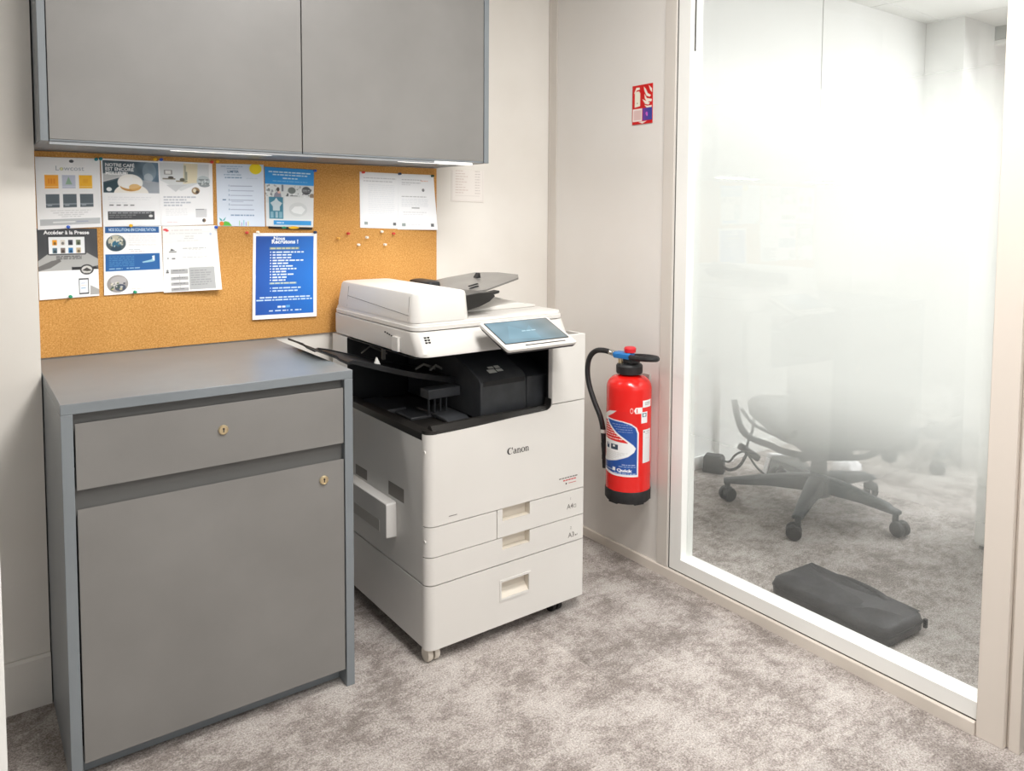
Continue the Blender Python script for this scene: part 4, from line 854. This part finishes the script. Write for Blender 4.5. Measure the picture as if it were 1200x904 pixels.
# fire sign
c = Canvas(72, 104, (.096,.136), (206,24,24))
c.rect(.0,.0,1,.008,(240,200,190)); c.rect(0,.585,1,.91,(206,24,24))
c.poly([(.13,.56),(.13,.22),(.20,.16),(.34,.16),(.40,.22),(.40,.54)],(236,232,214)); c.poly([(.10,.19),(.20,.06),(.36,.07),(.38,.12),(.22,.13),(.13,.22)],(240,236,220)); c.ell(.26,.46,.03,.02,(180,160,140))
for p in ([(.56,.06),(.66,.12),(.76,.24),(.92,.30),(.86,.34),(.70,.30),(.60,.18)],[(.80,.04),(.96,.14),(.97,.24),(.88,.18)],[(.60,.24),(.72,.36),(.96,.40),(.95,.46),(.72,.45),(.62,.36)],[(.50,.37),(.66,.42),(.88,.49),(.80,.53),(.64,.50)],[(.60,.52),(.74,.55),(.96,.55),(.95,.60),(.72,.60)]): c.poly(p,(240,234,220))
c.rect(.04,.60,.50,.92,(240,230,224)); c.rect(.09,.64,.46,.885,(222,190,186)); c.rect(.53,.60,.98,.91,(72,56,152)); c.grad(.53,.60,.98,.91,lambda u, v: (1-np.clip((u-.55)*2,0,1))[:,None]*np.array([112,60,150])+np.clip((u-.55)*2,0,1)[:,None]*np.array([40,70,156])); c.ell(.72,.74,.05,.04,(200,90,190)); c.ell(.74,.78,.03,.03,(220,110,200))
c.poly([(.30,.925),(.74,.925),(.52,.985)],(240,228,220))
def pos(u, v): return np.stack([np.full_like(u,XR-.0025), -.474-.098*u, 1.697-.136*v], -1)
me = sheet_mesh('fire_sign', c, pos, 'print_gloss'); sg = bpy.data.objects.new('fire_sign', me); COL.objects.link(sg)
sd_ = sg.modifiers.new('thickness', 'SOLIDIFY'); sd_.thickness = .0018; sd_.offset = -1
tag(sg, 'small red sign with a white extinguisher and flames, high on the wall above the extinguisher', 'sign')

# ------------------------------------------------------------------ behind the glass
def chair_base(root, angs, rad, hz, mt='chair'):
    m = MB(); m.lathe([(.030,.055),(.048,.065),(.052,.135),(.034,.15),(.030,.30),(.022,.30),(.022,.42)], (0,0,0), 24); obj('gas_column', m, mt, root)
    for k, (a, rr) in enumerate(zip(angs, rad)):
        R_ = Matrix.Rotation(a,4,'Z'); m = MB()
        rs = []
        for t, w_, zt, zb in ((.03,.034,.150,.085),(.10,.031,.146,.088),(.20,.026,.132,.090),(.30,.022,.114,.084),(rr-.02,.020,.104,.082),(rr+.012,.019,.098,.080)):
            rs.append([(t,-w_,zb),(t,w_,zb),(t,w_,zt-.006),(t,w_*.6,zt),(t,-w_*.6,zt),(t,-w_,zt-.006)])
        m.rings(rs, 0, True, R_); m.lathe([(.012,.040),(.012,.086)], (rr-.004,0,0), 12, T=R_); lg_ = obj('leg', m, mt, root, bevel=.003)
        m = MB(); Q = R_@Matrix.Translation((rr+.004,0,0))@Matrix.Rotation(.7+k*1.1,4,'Z')
        for s_ in (-.0165,.0165): m.lathe([(.010,s_-.0105),(.027,s_-.010),(.030,s_-.005),(.030,s_+.005),(.027,s_+.010),(.010,s_+.0105)], (-.012,0,.030), 22, axis='y', T=Q)
        m.box(-.030,.008,-.008,.008,.030,.058,0,Q); obj('castor', m, 'rubber', lg_)
ch = thing('office_chair', 'dark grey five-star office chair close behind the frosted glass', 'chair', (2.80,-.62,0))
cs = [(2.56,-.331),(2.461,-.751),(2.813,-.953),(3.127,-.671),(2.98,-.31)]
chair_base(ch, [math.atan2(y+.62,x-2.80) for x, y in cs], [math.hypot(x-2.8,y+.62) for x, y in cs], .1)
RF = Matrix.Rotation(-.633,4,'Z')      # the seat faces square to the view
m = MB(); m.rrect([(.335,-.24,.27,-.25,.25,.10),(.35,-.265,.295,-.27,.27,.11),(.40,-.275,.305,-.28,.28,.11),(.425,-.25,.28,-.26,.26,.10)], n=8, T=RF@Matrix.Rotation(.05,4,'Y')); obj('seat', m, 'chair_soft', ch)
m = MB(); m.rrect([(.27,-.10,.10,-.12,.12,.03),(.335,-.13,.13,-.15,.15,.03)], T=RF); m.box(.10,.15,-.012,.012,.285,.30,0,RF); obj('tilt_mechanism', m, 'chair', ch)
def W2L(p): return tuple(Vector(p)-Vector((2.80,-.62,0)))
m = MB(); m.tube([W2L(p) for p in [(2.396,-.490,.50),(2.401,-.503,.436),(2.410,-.514,.388),(2.432,-.532,.354),(2.470,-.562,.333),(2.511,-.593,.317),(2.538,-.615,.296),(2.66,-.64,.262)]], .013, 10, smooth=2); m.tube([W2L(p) for p in [(2.43,-.50,.46),(2.47,-.53,.395),(2.51,-.56,.372),(2.56,-.59,.345)]], .007, 8, smooth=1); obj('armrest_frame', m, 'chair', ch)
m = MB(); m.tube([W2L(p) for p in [(2.70,-.60,.232),(2.796,-.623,.226),(2.869,-.676,.223),(2.927,-.719,.224),(2.971,-.75,.235),(3.001,-.771,.253),(3.01,-.77,.30)]], .013, 10, smooth=2); obj('armrest_frame', m, 'chair', ch)
m = MB(); rs = []
for z, w_, d_ in ((.36,.018,.05),(.33,.020,.05),(.28,.028,.045),(.24,.034,.04),(.215,.028,.03),(.205,.012,.015)):
    rs.append([(w_*math.cos(t), d_*math.sin(t), z) for t in np.linspace(0,2*PI,17)[:-1]])
m.rings(rs, T=Matrix.Translation(W2L((3.040,-.795,0)))@RF); obj('armrest_pad', m, 'chair_soft', ch)
m = MB(); m.rrect([(.43,-.22,.24,-.275,-.235,.018),(.55,-.24,.26,-.29,-.25,.018),(.85,-.24,.26,-.33,-.295,.016),(1.0,-.19,.21,-.345,-.315,.014)], T=RF); m.box(-.03,.03,-.235,-.20,.33,.60,0,RF); obj('backrest', m, 'chair_soft', ch, bevel=.004)
c2 = thing('office_chair', 'pale-looking office chair farther back, half hidden by the frosted glass at the right', 'chair', (4.03,-.632,0))
chair_base(c2, [math.radians(a) for a in (192,120,48,-24,-96)], [.365]*5, .1)
m = MB(); m.rrect([(.41,-.24,.24,-.23,.23,.10),(.43,-.25,.25,-.25,.25,.10),(.48,-.24,.24,-.24,.24,.10)], n=8); obj('seat', m, 'chair_soft', c2)
m = MB(); m.rrect([(.55,-.21,.21,.20,.235,.015),(.75,-.23,.23,.22,.25,.015),(1.0,-.18,.18,.25,.275,.012)]); m.box(-.03,.03,.17,.21,.43,.65); obj('backrest', m, 'chair_soft', c2)
# power brick, its leads and the block hanging from them
pb = thing('power_brick', 'dark power brick with trailing leads on the carpet by the office wall', 'power adapter', (2.822,-.045,0))
m = MB(); m.rrect([(.0,-.036,.036,-.05,.05,.012),(.07,-.034,.034,-.048,.048,.012),(.082,-.026,.026,-.040,.040,.010)], T=Matrix.Rotation(.5,4,'Z')); obj('brick', m, 'rubber', pb)
def W3(p): return tuple(Vector(p)-Vector((2.822,-.045,0)))
m = MB(); m.tube([W3(p) for p in [(2.84,-.07,.06),(2.80,-.12,.075),(2.745,-.20,.10),(2.70,-.265,.165),(2.735,-.30,.185)]], .005, 8, smooth=2); m.tube([W3(p) for p in [(2.85,-.07,.03),(2.80,-.14,.04),(2.76,-.20,.06),(2.735,-.265,.10),(2.738,-.30,.17)]], .007, 8, smooth=2); m.tube([W3(p) for p in [(2.74,-.30,.17),(2.79,-.32,.09),(2.90,-.33,.02),(2.96,-.30,.008),(2.86,-.25,.008)]], .005, 8, smooth=2); m.tube([W3(p) for p in [(2.735,-.298,.18),(2.738,-.301,.22),(2.755,-.311,.26),(2.76,-.315,.33)]], .006, 8, smooth=1); obj('lead', m, 'rubber', pb)
m = MB(); m.tube([W3(p) for p in [(2.708,-.280,.206),(2.728,-.292,.190),(2.778,-.334,.146)]], .016, 12); obj('inline_block', m, 'rubber', pb, bevel=.003)
# white bundle and grey folder on the floor
m = MB(); 
rs = []
for z, s_ in ((.002,1.0),(.02,1.08),(.045,.95),(.062,.70),(.070,.3)):
    rs.append([( (.060*s_*(1+.12*math.sin(5*t+z*60)))*math.cos(t), (.055*s_*(1+.14*math.sin(4*t+z*90)))*math.sin(t), z+.006*math.sin(3*t)*(z>.01)) for t in np.linspace(0,2*PI,29)[:-1]])
m.rings(rs, T=Matrix.Rotation(-.6,4,'Z')); wbd = obj('white_bundle', m, 'bundle', loc=(3.345,-.43,0)); tag(wbd, 'small crumpled white bundle on the carpet behind the near chair', 'bundle')
fo = thing('grey_folder', 'grey folder with white page edges propped on the carpet behind the near chair', 'folder', (3.09,-.245,0), -.25)
m = MB(); m.prism([(-.12,.004),(.15,.004),(.09,.075),(-.09,.10)], 'y', -.03, -.024); m.prism([(-.12,.004),(.15,.004),(.09,.075),(-.09,.10)], 'y', .0, .006); obj('cover', m, 'greyboard', fo)
m = MB(); m.prism([(-.127,.004),(.148,.004),(.09,.080),(-.094,.105)], 'y', -.0235, -.0005); obj('pages', m, 'bundle', fo)
# laptop bag
lb = thing('laptop_bag', 'black padded laptop bag lying flat on the office carpet just behind the glass', 'bag', (2.10,-1.165,0), math.radians(-3.5))
m = MB()
def dent(x, y):
    return -.010*math.exp(-((x+.01-.25*0)/.05)**2)*math.exp(-(y/.16)**2)
lv = []
for z, k, r_ in ((.0,.012,.028),(.012,.002,.035),(.035,0,.038),(.052,.004,.036),(.062,.014,.03)): lv.append((z,-.112+k,.108-k,-.205+k,.205-k,r_))
m.rrect(lv, n=6)
# soft top: a grid with a sag along the middle
n1, n2 = 14, 22; o_ = len(m.v); vs = []; fs = []
for i in range(n1+1):
    for j in range(n2+1):
        x = -.098+.192*i/n1; y = -.191+.382*j/n2; e = min(1, min(i, n1-i, j, n2-j)/2.0)
        z = .0618+e*(.006+.006*math.sin(y*17+x*9)-.012*math.exp(-((x-.035-.2*(y)**2)/.02)**2)); vs.append((x,y,z))
for i in range(n1):
    for j in range(n2): fs.append((i*(n2+1)+j, (i+1)*(n2+1)+j, (i+1)*(n2+1)+j+1, i*(n2+1)+j+1))
m.add(vs, fs); obj('sleeve', m, 'bag', lb, angle=60)
m = MB(); m.tube([(.070,-.10,.058),(.082,-.07,.066),(.084,0,.068),(.082,.07,.066),(.070,.10,.058)], .012, 10, smooth=2, flat=.4); obj('carry_strap', m, 'bag', lb)
m = MB(); rr = []
for cx_, cy_, a0 in ((.108-.038,-.205+.038,-PI/2),(.108-.038,.205-.038,0),(-.112+.038,.205-.038,PI/2),(-.112+.038,-.205+.038,PI)):
    for k in range(7): a = a0+PI/2*k/6; rr.append((cx_+.0385*math.cos(a), cy_+.0385*math.sin(a), .036))
m.tube(rr, .0022, 6, closed=True); m.box(.085,.095,-.214,-.2045,.020,.046); obj('zip', m, 'rubber', lb)
pd = thing('drawer_pedestal', 'white drawer pedestal with a dark plinth beside the beige door post', 'pedestal', (3.14,-1.49,0))
obj('carcass', BX(-.205,.20,-.30,.298,.016,.70), 'office_white', pd, bevel=.003)
obj('plinth', BX(-.195,.19,-.29,.288,0,.0155), 'dark', pd)
m = MB(); m.box(-.222,-.2055,-.297,.295,.03,.24); obj('drawer', m, 'office_white', pd, bevel=.002)
for z in (.25,.475): obj('drawer', BX(-.222,-.2055,-.297,.295,z,z+.215), 'office_white', pd, bevel=.002)

# ------------------------------------------------------------------ light
def area(name, loc, rot, sx, sy_, e, col=(1,1,1)):
    l = bpy.data.lights.new(name, 'AREA'); l.shape = 'RECTANGLE'; l.size = sx; l.size_y = sy_; l.energy = e; l.color = col
    o = bpy.data.objects.new(name, l); COL.objects.link(o); o.location = loc; o.rotation_euler = rot; return o
WL = (1,.975,.945)
area('ceiling_lamp', (.95,-1.6,H-.02), (0,0,0), .5, .5, 38, WL)
area('ceiling_lamp', (.8,-2.6,H-.02), (0,0,0), .6, .6, 34, WL)
area('ceiling_lamp', (1.0,-4.3,H-.02), (0,0,0), 1.2, .6, 24, WL)
area('front_fill', (.8,-6.6,1.5), (math.radians(88),0,math.radians(6)), 4.5, 2.2, 40, (.97,.985,1))  # unseen soft fill added behind the camera
for xa in (.33,.98): area('cupboard_lamp', (xa+.13,uy+.036,uz-.0075), (math.radians(-4),0,0), .25, .018, 1.75, (1,.985,.96))
area('office_lamp', (3.5,-1.5,H-.02), (0,0,0), 1.2, .6, 36, (.97,.99,1))
area('office_lamp', (4.5,-2.6,H-.02), (0,0,0), 1.2, .6, 30, (.97,.99,1))
area('office_daylight', (5.2,-1.9,1.9), (0,math.radians(58),0), .8, 2.6, 60, (.98,.99,1))
sl = bpy.data.lights.new('sun', 'SUN'); sl.energy = 1.7; sl.angle = .02; so = bpy.data.objects.new('sun', sl); COL.objects.link(so); so.rotation_euler = (0, -math.radians(32), 0)
wd = bpy.data.worlds.new('world'); SC.world = wd; wd.use_nodes = True
b = wd.node_tree.nodes['Background']; b.inputs['Color'].default_value = (.97,.98,1,1); b.inputs['Strength'].default_value = .36
SC.view_settings.view_transform = 'Standard'; SC.view_settings.look = 'None'; SC.view_settings.gamma = 1; SC.view_settings.use_curve_mapping = False
SC.view_settings.exposure = 0.0
SC.cycles.max_bounces = 10; SC.cycles.transparent_max_bounces = 12; SC.cycles.use_denoising = True
